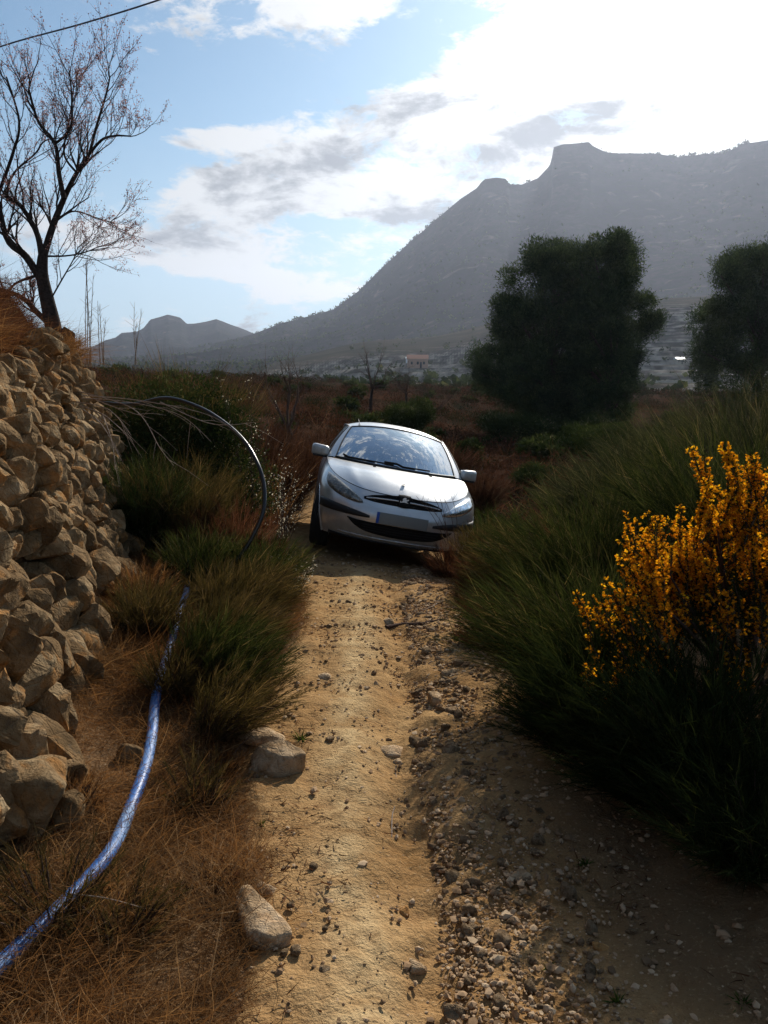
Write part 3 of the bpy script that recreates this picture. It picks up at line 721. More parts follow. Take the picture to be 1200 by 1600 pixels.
tag(obj('blue_pipe', A_.mesh('blue_pipe'), M_blue), 'dusty blue water pipe lying in dry grass beside the stone wall', 'pipe')
m, t, b = mat('black_hose', (.012, .012, .013), .32, spec=.5); M_hose = m
hp = [(150, 628, 7.6), (205, 632, 7.3), (260, 622, 7.0), (310, 636, 6.8), (350, 660, 6.6), (382, 690, 6.4), (404, 728, 6.2), (413, 765, 6.1), (411, 800, 6.0), (398, 832, 5.95), (380, 862, 5.9), (355, 890, 5.8)]
A_ = Acc(); A_.tube(smooth_curve([P(*q) for q in hp], 90), .0165, 12)
tag(obj('black_hose', A_.mesh('black_hose'), M_hose), 'black plastic hose arching out of the dark bush and down to the verge', 'hose')
A_ = Acc(); wp = smooth_curve([P(-420, 210, 17), P(-150, 128, 15), P(0, 73, 13.6), P(125, 38, 12.6), P(245, 1, 11.8), P(420, -62, 10.8), P(700, -190, 9.6)], 60); A_.tube(wp, .011, 6)
tag(obj('overhead_wire', A_.mesh('overhead_wire'), M_hose), 'thin dark wire crossing the sky above the bare almond tree', 'wire')
# ------------------------------------------------------------------ the car
m, t, b = mat('silver_paint', (.60, .61, .62), .30, .75, .5, .8)
nz = t.noise(pos(t), 7, 5, .65, .3); du = t.noise(pos(t), 60, 3, .6)
sep = t.new('ShaderNodeSeparateXYZ'); t.put(sep.inputs[0], pos(t))
dirt = t.math('MULTIPLY', t.mapr(nz, .38, .68, 0.1, 1), t.mapr(sep.outputs[2], .62, .2, .05, .8), clamp=True)
t.put(b.inputs['Base Color'], t.mix(dirt, (.62, .63, .64), (.34, .29, .22))); t.put(b.inputs['Metallic'], t.mapr(dirt, 0, 1, .75, .1))
t.put(b.inputs['Roughness'], t.math('ADD', t.mapr(dirt, 0, 1, .27, .7), t.mapr(du, .3, .7, 0, .06)))
b.inputs['Coat Weight'].default_value = .6
M_paint = m
M_black = mat('black_plastic', (.016, .016, .017), .55)[0]
M_gap = mat('shut_line', (.004, .004, .004), .9)[0]
M_tyre = mat('tyre_rubber', (.014, .013, .012), .85)[0]
M_rim = mat('alloy', (.35, .35, .36), .35, .8)[0]
M_chrome = mat('chrome', (.80, .80, .82), .35, .8)[0]
M_seat = mat('seat_cloth', (.055, .07, .10), .9)[0]
M_dash = mat('dash_plastic', (.02, .021, .024), .7)[0]
M_plate = mat('plate_grey', (.20, .215, .21), .5)[0]
M_plateblue = mat('plate_blue', (.02, .08, .38), .5)[0]
M_reflector = mat('lamp_reflector', (.52, .52, .50), .18, .9)[0]
M_lampinner = mat('lamp_housing', (.24, .24, .22), .35, .5)[0]
M_amber = mat('amber_lamp', (.75, .30, .04), .3)[0]
M_white = mat('white_sticker', (.75, .76, .78), .6)[0]
def glassmat(name, tint, refl, rough=.02, opac=.0, dust=0.0):
    m = bpy.data.materials.new(name); m.use_nodes = True; t = NT(m.node_tree); t.n.clear()
    o = t.new('ShaderNodeOutputMaterial'); tr = t.new('ShaderNodeBsdfTransparent'); tr.inputs[0].default_value = (*tint, 1)
    gl = t.new('ShaderNodeBsdfGlossy'); gl.inputs['Roughness'].default_value = rough; gl.inputs['Color'].default_value = (.9, .95, 1, 1)
    fr = t.new('ShaderNodeFresnel'); fr.inputs[0].default_value = refl
    ms = t.new('ShaderNodeMixShader'); t.l.new(fr.outputs[0], ms.inputs[0]); t.l.new(tr.outputs[0], ms.inputs[1]); t.l.new(gl.outputs[0], ms.inputs[2])
    if dust:
        df = t.new('ShaderNodeBsdfDiffuse'); df.inputs[0].default_value = (.4, .38, .34, 1); m2 = t.new('ShaderNodeMixShader')
        t.put(m2.inputs[0], t.mapr(t.noise(pos(t), 9, 4, .7), .35, .7, 0, dust)); t.l.new(ms.outputs[0], m2.inputs[1]); t.l.new(df.outputs[0], m2.inputs[2]); ms = m2
    t.l.new(ms.outputs[0], o.inputs[0]); return m
M_glass = glassmat('windscreen_glass', (.40, .52, .60), 10.0, .015, dust=.10)
M_sideglass = glassmat('side_glass', (.35, .42, .44), 1.5)
M_lens = glassmat('lamp_lens', (.78, .79, .77), 1.7, .08, dust=.75)

CAR_X, CAR_Y, CAR_Z = .098, 7.80, -.225          # nose on the ground
CAR_YAW, CAR_ROLL, CAR_PITCH = R(5.2), R(10.5), R(-5.0)
car = empty('parked_car', (0, 0, 0), 'silver hatchback tilted into the ditch on the dirt track, facing the camera', 'car')
Mrot = Matrix.Rotation(CAR_YAW, 4, 'Z')@Matrix.Rotation(CAR_PITCH, 4, 'X')@Matrix.Rotation(CAR_ROLL, 4, 'Y')
car.matrix_world = Matrix.Translation((CAR_X, CAR_Y, CAR_Z))@Mrot

def crm(c, tt):
    """Catmull-Rom along axis 0 at parameters tt"""
    c = np.asarray(c, float); i0 = np.clip(np.floor(tt).astype(int), 0, len(c)-2); f = (tt-i0).reshape((-1,)+(1,)*(c.ndim-1))
    def g(k):
        idx = i0+k; r = c[np.clip(idx, 0, len(c)-1)].copy()
        lo = idx < 0; hi = idx > len(c)-1
        if lo.any(): r[lo] = 2*c[0]-c[1]
        if hi.any(): r[hi] = 2*c[-1]-c[-2]
        return r
    p0, p1, p2, p3 = g(-1), g(0), g(1), g(2)
    return .5*(2*p1+(-p0+p2)*f+(2*p0-5*p1+4*p2-p3)*f**2+(-p0+3*p1-3*p2+p3)*f**3)

# knots:        0 centre     1            2            3            4            5 wheel     6 A foot     7           8            9           10          11
PX = np.array([[0, .28, .52, .70, .80, .835, .845, .845, .84, .76, .50, 0],      # z .20 sill
               [0, .29, .54, .735, .825, .855, .862, .862, .86, .79, .52, 0],    # z .30
               [0, .29, .555, .755, .845, .868, .872, .872, .87, .81, .54, 0],   # z .42
               [0, .29, .555, .758, .848, .872, .873, .873, .872, .815, .545, 0],
               [0, .29, .55, .75, .842, .870, .872, .872, .87, .81, .545, 0],
               [0, .29, .54, .735, .825, .858, .865, .866, .862, .80, .54, 0],
               [0, .28, .50, .675, .765, .805, .825, .835, .825, .755, .52, 0]])
PY = np.array([[.13, .15, .24, .42, .62, .86, 1.48, 2.5, 3.42, 3.93, 4.06, 4.08],
               [.05, .075, .18, .38, .60, .86, 1.48, 2.5, 3.42, 3.96, 4.13, 4.15],
               [.005, .03, .13, .335, .58, .86, 1.48, 2.5, 3.42, 3.98, 4.17, 4.20],
               [.00, .025, .125, .33, .58, .86, 1.48, 2.5, 3.42, 3.98, 4.175, 4.20],
               [.025, .05, .145, .345, .59, .86, 1.48, 2.5, 3.42, 3.97, 4.15, 4.17],
               [.045, .075, .18, .39, .62, .88, 1.48, 2.5, 3.42, 3.95, 4.10, 4.12],
               [.085, .12, .235, .47, .73, 1.02, 1.50, 2.5, 3.42, 3.90, 4.03, 4.06]])
PZc = np.array([[.20, .20, .20, .20, .20, .19, .19, .19, .20, .22, .24, .25],
                [.29, .29, .29, .30, .30, .30, .30, .30, .31, .33, .34, .34],
                [.40, .40, .40, .41, .42, .43, .43, .43, .44, .46, .46, .46],
                [.49, .49, .49, .50, .52, .56, .57, .58, .58, .58, .58, .58],
                [.565, .565, .58, .60, .63, .68, .70, .72, .73, .74, .74, .74],
                [.635, .64, .655, .69, .73, .78, .83, .85, .88, .90, .92, .92],
                [.700, .708, .735, .795, .855, .912, .980, 1.0, 1.025, 1.04, 1.05, 1.05]])
NET = np.stack([PX, PY, PZc], 2)                    # rows (height) x knots
NU, NV = 221, 61
uu = np.linspace(0, 11, NU); vv_ = np.linspace(0, 6, NV)
SURF = crm(np.swapaxes(crm(NET, vv_), 0, 1), uu)     # u x v x 3
def arch(Vg, cy, rad=.355, cz=.315):
    d = np.stack([Vg[..., 1]-cy, Vg[..., 2]-cz], -1); return np.hypot(d[..., 0], d[..., 1])
WF, WR = .86, 3.46
for cy in (WF, WR):                                  # snap vertices next to the arch on to it
    d = arch(SURF, cy); near = (np.abs(d-.355) < .022) & (SURF[..., 0] > .7)
    k_ = .355/np.maximum(d, 1e-3)
    SURF[..., 1] = np.where(near, cy+(SURF[..., 1]-cy)*k_, SURF[..., 1]); SURF[..., 2] = np.where(near, .315+(SURF[..., 2]-.315)*k_, SURF[..., 2])
bodyV = []; bodyF = []
def patch(name, Vg, mask, mat_, parent=car, mirror=True, both=False, label=None, flip=False):
    """Vg (a,b,3) grid, mask (a-1,b-1): faces kept"""
    a, b_ = Vg.shape[:2]; i = np.arange(a-1)[:, None]*b_+np.arange(b_-1)[None]
    i = i[mask]; Fc = np.stack([i, i+b_, i+b_+1, i+1], 1)
    Vv = Vg.reshape(-1, 3); used = np.unique(Fc); mp = np.full(len(Vv), -1); mp[used] = np.arange(len(used))
    Vv = Vv[used]; Fc = mp[Fc]; out = []
    if flip: Fc = Fc[:, ::-1]
    if both:       # one piece over the middle
        n = len(Vv); V2 = np.concatenate([Vv, Vv*[-1, 1, 1]]); F2 = np.concatenate([Fc, Fc[:, ::-1]+n])
        bm = bmesh.new(); me = mesh_np(name, V2, F2); bm.from_mesh(me); bmesh.ops.remove_doubles(bm, verts=bm.verts, dist=1e-4); me = bm_mesh(name, bm)
        out.append(obj(name, me, mat_, parent))
    else:
        out.append(obj(name, mesh_np(name, Vv, Fc), mat_, parent))
        if mirror: out.append(obj(name, mesh_np(name, Vv*[-1, 1, 1], Fc[:, ::-1]), mat_, parent))
    for o in out:
        bodyV.append(o)
        if label: o['label'] = label
    return out
uc = (uu[:-1]+uu[1:])/2; vc = (vv_[:-1]+vv_[1:])/2; UC, VC = np.meshgrid(uc, vc, indexing='ij')
cen = (SURF[:-1, :-1]+SURF[1:, 1:])/2
hole = np.zeros_like(UC, bool)
for cy in (WF, WR): hole |= (arch(cen, cy) < .352) & (cen[..., 0] > .7) & ((cen[..., 1] > .62) | (cen[..., 0] > .838))
bump_top = np.interp(UC, [0, 2, 4, 4.4], [4.9, 4.9, 3.5, 3.5])
fb = (UC < 4.45) & (VC < bump_top)
nose = (UC < 2.6) & ~fb
fend = (UC >= 2.6) & (UC < 5.9) & ~fb
fd = (UC >= 5.9) & (UC < 7.1) & (VC > .6); rd = (UC >= 7.1) & (UC < 8.0) & (VC > .6)
rb = (UC > 9.0) & (VC < 3.6)
tg_ = (UC > 9.8) & ~rb
sill = (UC >= 5.9) & (UC < 8.0) & (VC <= .6)
rq = (UC >= 8.0) & ~rb & ~tg_
patch('front_bumper', SURF, fb & ~hole, M_paint, both=True)
patch('nose_panel', SURF, nose & ~hole, M_paint, both=True)
patch('fender', SURF, fend & ~hole, M_paint); patch('front_door', SURF, fd, M_paint); patch('rear_door', SURF, rd & ~hole, M_paint)
patch('sill', SURF, sill, M_black); patch('rear_quarter', SURF, rq & ~hole, M_paint); patch('rear_bumper', SURF, rb & ~hole, M_paint, both=True); patch('tailgate_panel', SURF, tg_ & ~hole, M_paint, both=True)

TOP = SURF[:, -1, :]                                   # shoulder line
def seg_curve(u0, u1, n): return crm(NET[-1], np.linspace(u0, u1, n))
def bez(a, b_, c, n):
    t_ = np.linspace(0, 1, n)[:, None]; return np.array(a)*(1-t_)**2+2*np.array(b_)*t_*(1-t_)+np.array(c)*t_**2
def coons(Cf, Cb, Cl, Cr):
    """front, back: curves left->right (n); left, right: front->back (m)"""
    n, m_ = len(Cf), len(Cl); s = np.linspace(0, 1, n)[None, :, None]; r = np.linspace(0, 1, m_)[:, None, None]
    return (1-r)*Cf[None]+r*Cb[None]+(1-s)*Cl[:, None]+s*Cr[:, None]-((1-s)*(1-r)*Cf[0]+s*(1-r)*Cf[-1]+(1-s)*r*Cb[0]+s*r*Cb[-1])
mirx = np.array([-1, 1, 1.0])
def arc_sym(corner, centre, n, pw=2.0):
    s = np.linspace(-1, 1, n)[:, None]; c = np.array(corner, float); m_ = np.array(centre, float)
    w_ = np.abs(s)**pw; out = m_*(1-w_)+c*w_; out[:, 0:1] = c[0]*s; return out
nb_ = 49
h = seg_curve(0, 2.5, 25); Cf = np.concatenate([(h*mirx)[::-1], h[1:]]); side_r = seg_curve(2.5, 6.0, 41)
foot = side_r[-1]
CbB = arc_sym(foot+np.array([-.015, -.01, .004]), (0, 1.00, .968), nb_, 2.2); CbB[-1] = foot; CbB[0] = foot*mirx
bon = coons(Cf, CbB, side_r*mirx, side_r)
r_ = np.linspace(0, 1, bon.shape[0])[:, None]; s_ = np.linspace(-1, 1, bon.shape[1])[None]
bon[..., 2] += .052*(np.sin(PI*r_)**.9)*(1-np.abs(s_)**3.0)*(1-.12*s_**2)
crease = np.exp(-((np.abs(s_)-.72)/.10)**2)*np.sin(PI*np.clip(r_*1.05, 0, 1)); bon[..., 2] += .012*crease
bo = patch('bonnet', bon, np.ones((bon.shape[0]-1, bon.shape[1]-1), bool), M_paint, mirror=False, flip=True)[0]
# greenhouse
WB = (.722, 1.47, .998)
Cw0 = arc_sym(WB, (0, 1.015, .975), 41, 2.1); Cw1 = arc_sym((.575, 2.02, 1.405), (0, 1.86, 1.462), 41, 2.2)
sl2 = bez(Cw0[-1], (.675, 1.77, 1.235), Cw1[-1], 27)
ws = coons(Cw0, Cw1, sl2*mirx, sl2); rr_ = np.linspace(0, 1, ws.shape[0])[:, None]; ss_ = np.linspace(-1, 1, ws.shape[1])[None]
ws[..., 1] -= .035*np.sin(PI*rr_)*(1-ss_**2); ws[..., 2] += .028*np.sin(PI*rr_)*(1-ss_**2)
scr = patch('windscreen', ws, np.ones((ws.shape[0]-1, ws.shape[1]-1), bool), M_glass, mirror=False, flip=True)[0]; bodyV.remove(scr)
# roof
rs = smooth_curve([(.605, 2.05, 1.40), (.628, 2.35, 1.432), (.635, 2.8, 1.445), (.62, 3.3, 1.425), (.58, 3.7, 1.375), (.54, 3.92, 1.325)], 41)
rf = arc_sym(rs[0], (0, 1.865, 1.466), 41, 2.2); rbk = arc_sym(rs[-1], (0, 4.02, 1.36), 41, 2)
roof = coons(rf, rbk, rs*mirx, rs); r3 = np.linspace(0, 1, roof.shape[0])[:, None]; roof[..., 2] += .045*np.sin(PI*r3**.8)*(1-ss_**4)
patch('roof', roof, np.ones((roof.shape[0]-1, roof.shape[1]-1), bool), M_paint, mirror=False, flip=True)
# A pillar between screen edge and side glass
po = bez(foot, (.745, 1.83, 1.235), rs[0], 27); pil = np.stack([sl2, (sl2+po)/2+np.array([.012, -.012, .008]), po], 1)
patch('windscreen_pillar', pil, np.ones((26, 2), bool), M_paint)
# side glass and pillars behind it
belt = seg_curve(6.0, 9.0, 41); up_ = np.concatenate([po[4:][::2], rs[2::2]]); up_ = crm(up_, np.linspace(0, len(up_)-1, 41))
sg_ = np.stack([belt*(1-q)+up_*q+np.array([.018*math.sin(PI*q), 0, 0]) for q in np.linspace(.03, .97, 9)], 1)
m1 = np.ones((40, 8), bool); m1[17:19] = False; m1[33:] = False; m2 = ~m1
g_ = patch('side_window', sg_, m1, M_sideglass); [bodyV.remove(o) for o in g_]; patch('door_pillar', sg_, m2, M_black)
for mm in (1, -1):
    A_ = Acc(); A_.tube(belt*[mm, 1, 1]+[0, 0, .004], .010, 6); A_.tube(up_*[mm, 1, 1], .014, 6); obj('window_seal', A_.mesh('window_seal'), M_black, car)
# rear glass
rw0 = arc_sym(NET[-1][9]+[-.03, .0, .01], (0, 4.05, 1.06), 21); rw = coons(rw0, arc_sym(rs[-1], (0, 4.02, 1.355), 21), np.linspace(rw0[0], rs[-1]*mirx, 9), np.linspace(rw0[-1], rs[-1], 9))
g_ = patch('rear_window', rw, np.ones((8, 20), bool), M_sideglass, mirror=False); bodyV.remove(g_[0])

# ray casting of details on to the body, along the length of the car
dg = bpy.data.meshes  # collect one BVH of all painted panels in car space
allV = []; allF = []; off = 0
for o in bodyV:
    me = o.data; vs_ = [v.co.copy() for v in me.vertices]; allV += vs_; allF += [[i_+off for i_ in p_.vertices] for p_ in me.polygons]; off += len(vs_)
BV = bvhtree.BVHTree.FromPolygons(allV, allF)
def hit(x, z):
    r = BV.ray_cast(Vector((x, -1, z)), Vector((0, 1, 0)))
    if r[0] is None: 
        r = BV.find_nearest(Vector((x, .5, z)));
        return r[0].y, np.array(r[1])
    return r[0].y, np.array(r[1])
def lid(name, upper, lower, n, mm_, off_, crown, mat_, parent=car, mirror=False, sidex=1, rim=True):
    """a strip between two outlines given in the front view, laid on the body and standing off it"""
    up = crm(np.array(upper, float), np.linspace(0, len(upper)-1, n)); lo = crm(np.array(lower, float), np.linspace(0, len(lower)-1, n))
    G_ = np.zeros((n, mm_, 3)); a_ = np.linspace(0, 1, n); b2 = np.linspace(0, 1, mm_)
    for i_ in range(n):
        for j_ in range(mm_):
            q = up[i_]*(1-b2[j_])+lo[i_]*b2[j_]; y, nn_ = hit(q[0], q[1])
            if nn_[1] > 0: nn_ = -nn_
            cr_ = (1-(2*a_[i_]-1)**8)*(1-(2*b2[j_]-1)**4)
            nd = np.array([nn_[0], nn_[1], nn_[2]]); nd = nd/np.linalg.norm(nd); 
            G_[i_, j_] = np.array([q[0], y, q[1]])+nd*(off_+crown*cr_)
    if rim:      # skirt back into the body
        G2 = np.zeros((n+2, mm_+2, 3)); G2[1:-1, 1:-1] = G_; G2[0, 1:-1] = G_[0]; G2[-1, 1:-1] = G_[-1]; G2[:, 0] = G2[:, 1]; G2[:, -1] = G2[:, -2]
        back = np.array([0, .03, 0]); G2[0] += back; G2[-1] += back; G2[1:-1, 0] += back; G2[1:-1, -1] += back; G_ = G2
    a2, b3 = G_.shape[:2]; out = []
    for sgn in ((1, -1) if mirror else (1,)):
        i_ = (np.arange(a2-1)[:, None]*b3+np.arange(b3-1)[None]).ravel(); Fc = np.stack([i_, i_+b3, i_+b3+1, i_+1], 1)
        Vv = G_.reshape(-1, 3)*[sgn, 1, 1]
        out.append(obj(name, mesh_np(name, Vv, Fc if sgn > 0 else Fc[:, ::-1]), mat_, parent))
    return out
# headlights
hu = [(.415, .600), (.455, .632), (.52, .672), (.59, .712), (.66, .753), (.72, .790), (.765, .812), (.790, .812)]
hl = [(.415, .582), (.46, .578), (.53, .585), (.60, .602), (.67, .625), (.73, .655), (.775, .690), (.800, .745)]
for sgn in (1, -1):
    hlm = [(x*sgn, z) for x, z in hu]; hlo = [(x*sgn, z) for x, z in hl]
    base = lid('headlight', hlm, hlo, 28, 12, .004, .002, M_lampinner)[0]
    ins = lambda P_, f_: [((np.mean([p[0] for p in hlm])*(1-f_)+p[0]*f_), (.68*(1-f_)+p[1]*f_)) for p in P_]
    lid('lamp_lens', hlm, hlo, 30, 12, .012, .022, M_lens, base)
    for (cx_, cz_, rr2) in ((.62, .668, .043), (.722, .727, .046)):
        n_ = 20; ci = [(sgn*(cx_+rr2*math.cos(a)), cz_+rr2*math.sin(a)) for a in np.linspace(PI, 0, n_)]; co = [(sgn*(cx_+rr2*math.cos(a)), cz_-rr2*math.sin(a)) for a in np.linspace(PI, 0, n_)]
        lid('reflector', ci, co, 14, 10, .007, .006, M_reflector, base)
    a0 = [(sgn*x, z) for x, z in [(.45, .612), (.50, .635), (.545, .655)]]; a1 = [(sgn*x, z) for x, z in [(.45, .592), (.50, .594), (.545, .602)]]
    lid('indicator_lamp', a0, a1, 8, 5, .006, .004, M_reflector, base)
# grille with two slots
gu = [(-.41, .650), (-.30, .681), (-.15, .699), (0, .706), (.15, .699), (.30, .681), (.41, .650)]
gl = [(-.41, .626), (-.30, .612), (-.15, .606), (0, .604), (.15, .606), (.30, .612), (.41, .626)]
grille = lid('grille', gu, gl, 40, 6, .003, .0, M_gap)[0]
def bar(z0, th, w_, nm, m_): 
    u_ = [(x, z0(x)+th/2) for x in np.linspace(-w_, w_, 9)]; l_ = [(x, z0(x)-th/2) for x in np.linspace(-w_, w_, 9)]
    return lid(nm, u_, l_, 36, 4, .010, .008, m_, grille)
bar(lambda x: .656-.11*x*x, .014, .385, 'grille_bar', M_paint)
bar(lambda x: .702-.36*x*x, .007, .40, 'grille_bar', M_gap)
# emblem: black shield-like plinth with a chromed rampant beast
emb = lid('emblem', [(-.062, .712), (0, .716), (.062, .712)], [(-.055, .602), (0, .598), (.055, .602)], 9, 7, .018, .004, M_gap)[0]
beast = [(-.012, .702), (.004, .708), (.014, .700), (.010, .692), (.022, .686), (.036, .694), (.040, .686), (.028, .676), (.018, .674), (.020, .664), (.034, .660), (.040, .650), (.032, .648), (.022, .652), (.014, .648), (.018, .632), (.030, .622), (.026, .614), (.010, .614), (.006, .628), (-.002, .638), (-.012, .626), (-.022, .612), (-.036, .612), (-.032, .620), (-.024, .626), (-.020, .644), (-.026, .652), (-.038, .646), (-.046, .656), (-.040, .672), (-.036, .660), (-.026, .664), (-.018, .676), (-.022, .690)]
bm = bmesh.new(); y0 = hit(0, .66)[0]-.026
vs_ = [bm.verts.new((x*1.05, y0, .66+(z-.66)*1.0)) for x, z in beast]; f_ = bm.faces.new(vs_); ex = bmesh.ops.extrude_face_region(bm, geom=[f_])
for v in [e for e in ex['geom'] if isinstance(e, bmesh.types.BMVert)]: v.co.y += .012
bmesh.ops.triangulate(bm, faces=bm.faces[:]); obj('lion_figure', bm_mesh('lion_figure', bm, False), M_chrome, emb)
# rub strips
ru = [(.325, .470), (.42, .492), (.55, .515), (.68, .538), (.78, .556), (.835, .565)]; rl = [(.325, .446), (.42, .444), (.55, .446), (.68, .452), (.78, .462), (.835, .470)]
lid('rub_strip', ru, rl, 30, 6, .006, .012, M_black, mirror=True)
# intake
iu = [(-.545, .425), (-.45, .412), (-.30, .405), (0, .402), (.30, .405), (.45, .412), (.545, .425)]; il = [(-.545, .415), (-.45, .345), (-.30, .298), (0, .280), (.30, .298), (.45, .345), (.545, .415)]
intake = lid('lower_intake', iu, il, 44, 12, .004, 0, M_gap)[0]
for zz in (.325, .352, .378): 
    w_ = .36+.25*(zz-.3)*2; lid('intake_slat', [(-w_, zz+.004), (0, zz-.004), (w_, zz+.004)], [(-w_, zz-.004), (0, zz-.012), (w_, zz-.004)], 26, 3, .006, .003, M_black, intake)
lid('bumper_lip', [(-.70, .235), (-.4, .222), (0, .218), (.4, .222), (.70, .235)], [(-.70, .205), (-.4, .20), (0, .20), (.4, .20), (.70, .205)], 40, 4, .006, .008, M_black)
lid('bumper_crease', [(-.62, .262), (-.3, .252), (0, .250), (.3, .252), (.62, .262)], [(-.62, .252), (-.3, .244), (0, .242), (.3, .244), (.62, .252)], 40, 4, .004, .006, M_paint)
# number plate, blanked
py_ = hit(0, .47)[0]-.03
pl = obj('number_plate', rbox('number_plate', (.53, .012, .118), .005), M_plate, car); pl.location = (0, py_-.004, .468); pl['label'] = 'blank grey number plate with a blue strip'
pb = obj('plate_strip', rbox('plate_strip', (.028, .006, .112), .002), M_plateblue, pl); pb.location = (-.249, -.0075, 0)
ph = obj('plate_holder', rbox('plate_holder', (.50, .03, .10), .01), M_black, pl); ph.location = (0, .021, 0)
# tow eye cap and dark shut lines
A_ = Acc(); A_.tube(Cf+[0, -.001, .001], .0035, 6); A_.tube(side_r[:-1]+[0, 0, .001], .003, 6); A_.tube(side_r[:-1]*mirx+[0, 0, .001], .003, 6); obj('bonnet_gap', A_.mesh('bonnet_gap'), M_gap, car)
for uk in (5.9, 7.1, 8.0):
    iu_ = int(np.argmin(np.abs(uu-uk)))
    for sg2 in (1, -1): A_ = Acc(); A_.tube(SURF[iu_, 6:]*[sg2, 1, 1], .003, 5); obj('door_gap', A_.mesh('door_gap'), M_gap, car)
# seal round the screen
A_ = Acc(); A_.tube(Cw0+[0, -.006, .006], .014, 8); cowl = obj('cowl', A_.mesh('cowl'), M_black, car)
A_ = Acc(); A_.tube(np.concatenate([sl2, Cw1[::-1], (sl2*mirx)[::-1]])+[0, -.002, .002], .0075, 6); obj('windscreen_seal', A_.mesh('windscreen_seal'), M_black, car)
def on_ws(s, r, o_=.012):
    i_ = r*(ws.shape[0]-1); j_ = (s+1)/2*(ws.shape[1]-1); return ws[int(round(i_)), int(round(j_))]+np.array([0, -o_*.7, o_*.8])
for s0, s1, r0, r1 in ((.52, -.25, .02, .075), (-.12, -.88, .02, .06)):
    A_ = Acc(); pts_ = np.array([on_ws(s0+(s1-s0)*q, r0+(r1-r0)*q, .022) for q in np.linspace(0, 1, 12)]); A_.tube(smooth_curve(pts_, 30), np.linspace(.011, .006, 30), 6); A_.tube(pts_[4:]+[0, 0, -.012], .006, 4)
    obj('wiper', A_.mesh('wiper'), M_gap, car)
for xx in (-.30, .34):
    yb = 0.62; bvh_hit = BV.ray_cast(Vector((xx, .86, 2)), Vector((0, 0, -1))); o = obj('washer_nozzle', rbox('washer_nozzle', (.032, .024, .014), .004), M_gap, car); o.location = (xx, .86, bvh_hit[0].z+.004)
bvh_hit = BV.ray_cast(Vector((0, .30, 2)), Vector((0, 0, -1)))
o = obj('bonnet_badge', rbox('bonnet_badge', (.035, .02, .006), .003), M_gap, car); o.location = (-.01, .28, bvh_hit[0].z)
# mirrors
for sgn in (1, -1):
    me = rbox('mirror', (.215, .13, .145), .052, 4); me.transform(Matrix.Diagonal((1, 1, 1, 1)))
    for v in me.vertices:
        k_ = (v.co.x*sgn+.1075)/.215; v.co.z *= .80+.22*k_; v.co.y += .05*k_*k_
    o = obj('side_mirror', me, M_paint, car); o.location = (sgn*(.915), 1.60, 1.05); o.rotation_euler = (0, 0, sgn*.12)
    a = obj('mirror_arm', rbox('mirror_arm', (.13, .07, .05), .018, 2), M_black, o); a.location = (-sgn*.10, .02, -.055)
    gls = obj('mirror_glass', rbox('mirror_glass', (.17, .006, .11), .002), M_chrome, o); gls.location = (0, .085, 0)
    b_ = obj('mirror_base', rbox('mirror_base', (.18, .10, .028), .012, 2), M_black, o); b_.location = (-sgn*.01, .01, -.066)
# wheels
def lathe(name, prof, n=48):
    pr = np.array(prof); a = np.linspace(0, 2*PI, n, endpoint=False)
    V = np.stack([np.repeat(pr[:, 0], n), np.outer(pr[:, 1], np.cos(a)).ravel(), np.outer(pr[:, 1], np.sin(a)).ravel()], 1)
    Fc = np.concatenate([np.stack([k*n+np.arange(n), k*n+(np.arange(n)+1) % n, (k+1)*n+(np.arange(n)+1) % n, (k+1)*n+np.arange(n)], 1) for k in range(len(pr)-1)])
    return V, Fc
tyP = [(-.085, .20), (-.098, .225), (-.104, .26), (-.098, .295), (-.085, .312), (-.06, .3165), (-.045, .317), (-.042, .309), (-.034, .309), (-.031, .317), (0, .318), (.031, .317), (.034, .309), (.042, .309), (.045, .317), (.06, .3165), (.085, .312), (.098, .295), (.104, .26), (.098, .225), (.085, .20)]
tyV, tyF = lathe('tyre', tyP, 64); tyre_me = mesh_np('tyre', tyV, tyF)
A_ = Acc(); v_, f_ = lathe('rim', [(.085, .20), (.088, .205), (.075, .19), (.03, .18), (-.06, .18), (-.085, .2)], 48); A_.add(v_, f_)
v_, f_ = lathe('hub', [(.06, .001), (.065, .03), (.05, .06), (.02, .065)], 32); A_.add(v_, f_)
for k_ in range(9):
    a = k_/9*2*PI; c_, s2 = math.cos(a), math.sin(a); wv = np.array([-s2, c_])*.022
    inn = np.array([c_, s2])*.05; ou = np.array([c_, s2])*.185
    q = [(.055, *(inn-wv)), (.055, *(inn+wv)), (.072, *(ou+wv*1.2)), (.072, *(ou-wv*1.2)), (.03, *(inn-wv)), (.03, *(inn+wv)), (.04, *(ou+wv*1.2)), (.04, *(ou-wv*1.2))]
    A_.add(np.array(q), np.array([[0, 1, 2, 3], [0, 3, 7, 4], [1, 5, 6, 2], [3, 2, 6, 7], [0, 4, 5, 1]]))
rim_me = A_.mesh('rim', False); rim_me.materials.append(M_rim)
for sgn in (1, -1):
    for cy, st in ((WF, R(-7)), (WR, 0)):
        wz = .317 - (.0 if sgn < 0 else -.02)
        wl = obj('wheel', tyre_me, M_tyre, car); wl.location = (sgn*.765, cy, wz); wl.rotation_euler = (0, 0, (0 if sgn > 0 else PI)+st)
        obj('rim', rim_me, None, wl)
        Vl, Fl = lathe('wheel_liner', [(-.30, .33), (-.06, .35)], 40); lo_ = obj('wheel_liner', mesh_np('wheel_liner', Vl*[1, 1, 1], Fl), M_gap, car)
        Vl[:, 2] = np.maximum(Vl[:, 2], -.08); lo_.data.vertices.foreach_set('co', Vl.astype(np.float32).ravel()); lo_.location = (sgn*.78, cy, .315)
        if sgn < 0: lo_.rotation_euler = (0, 0, PI)
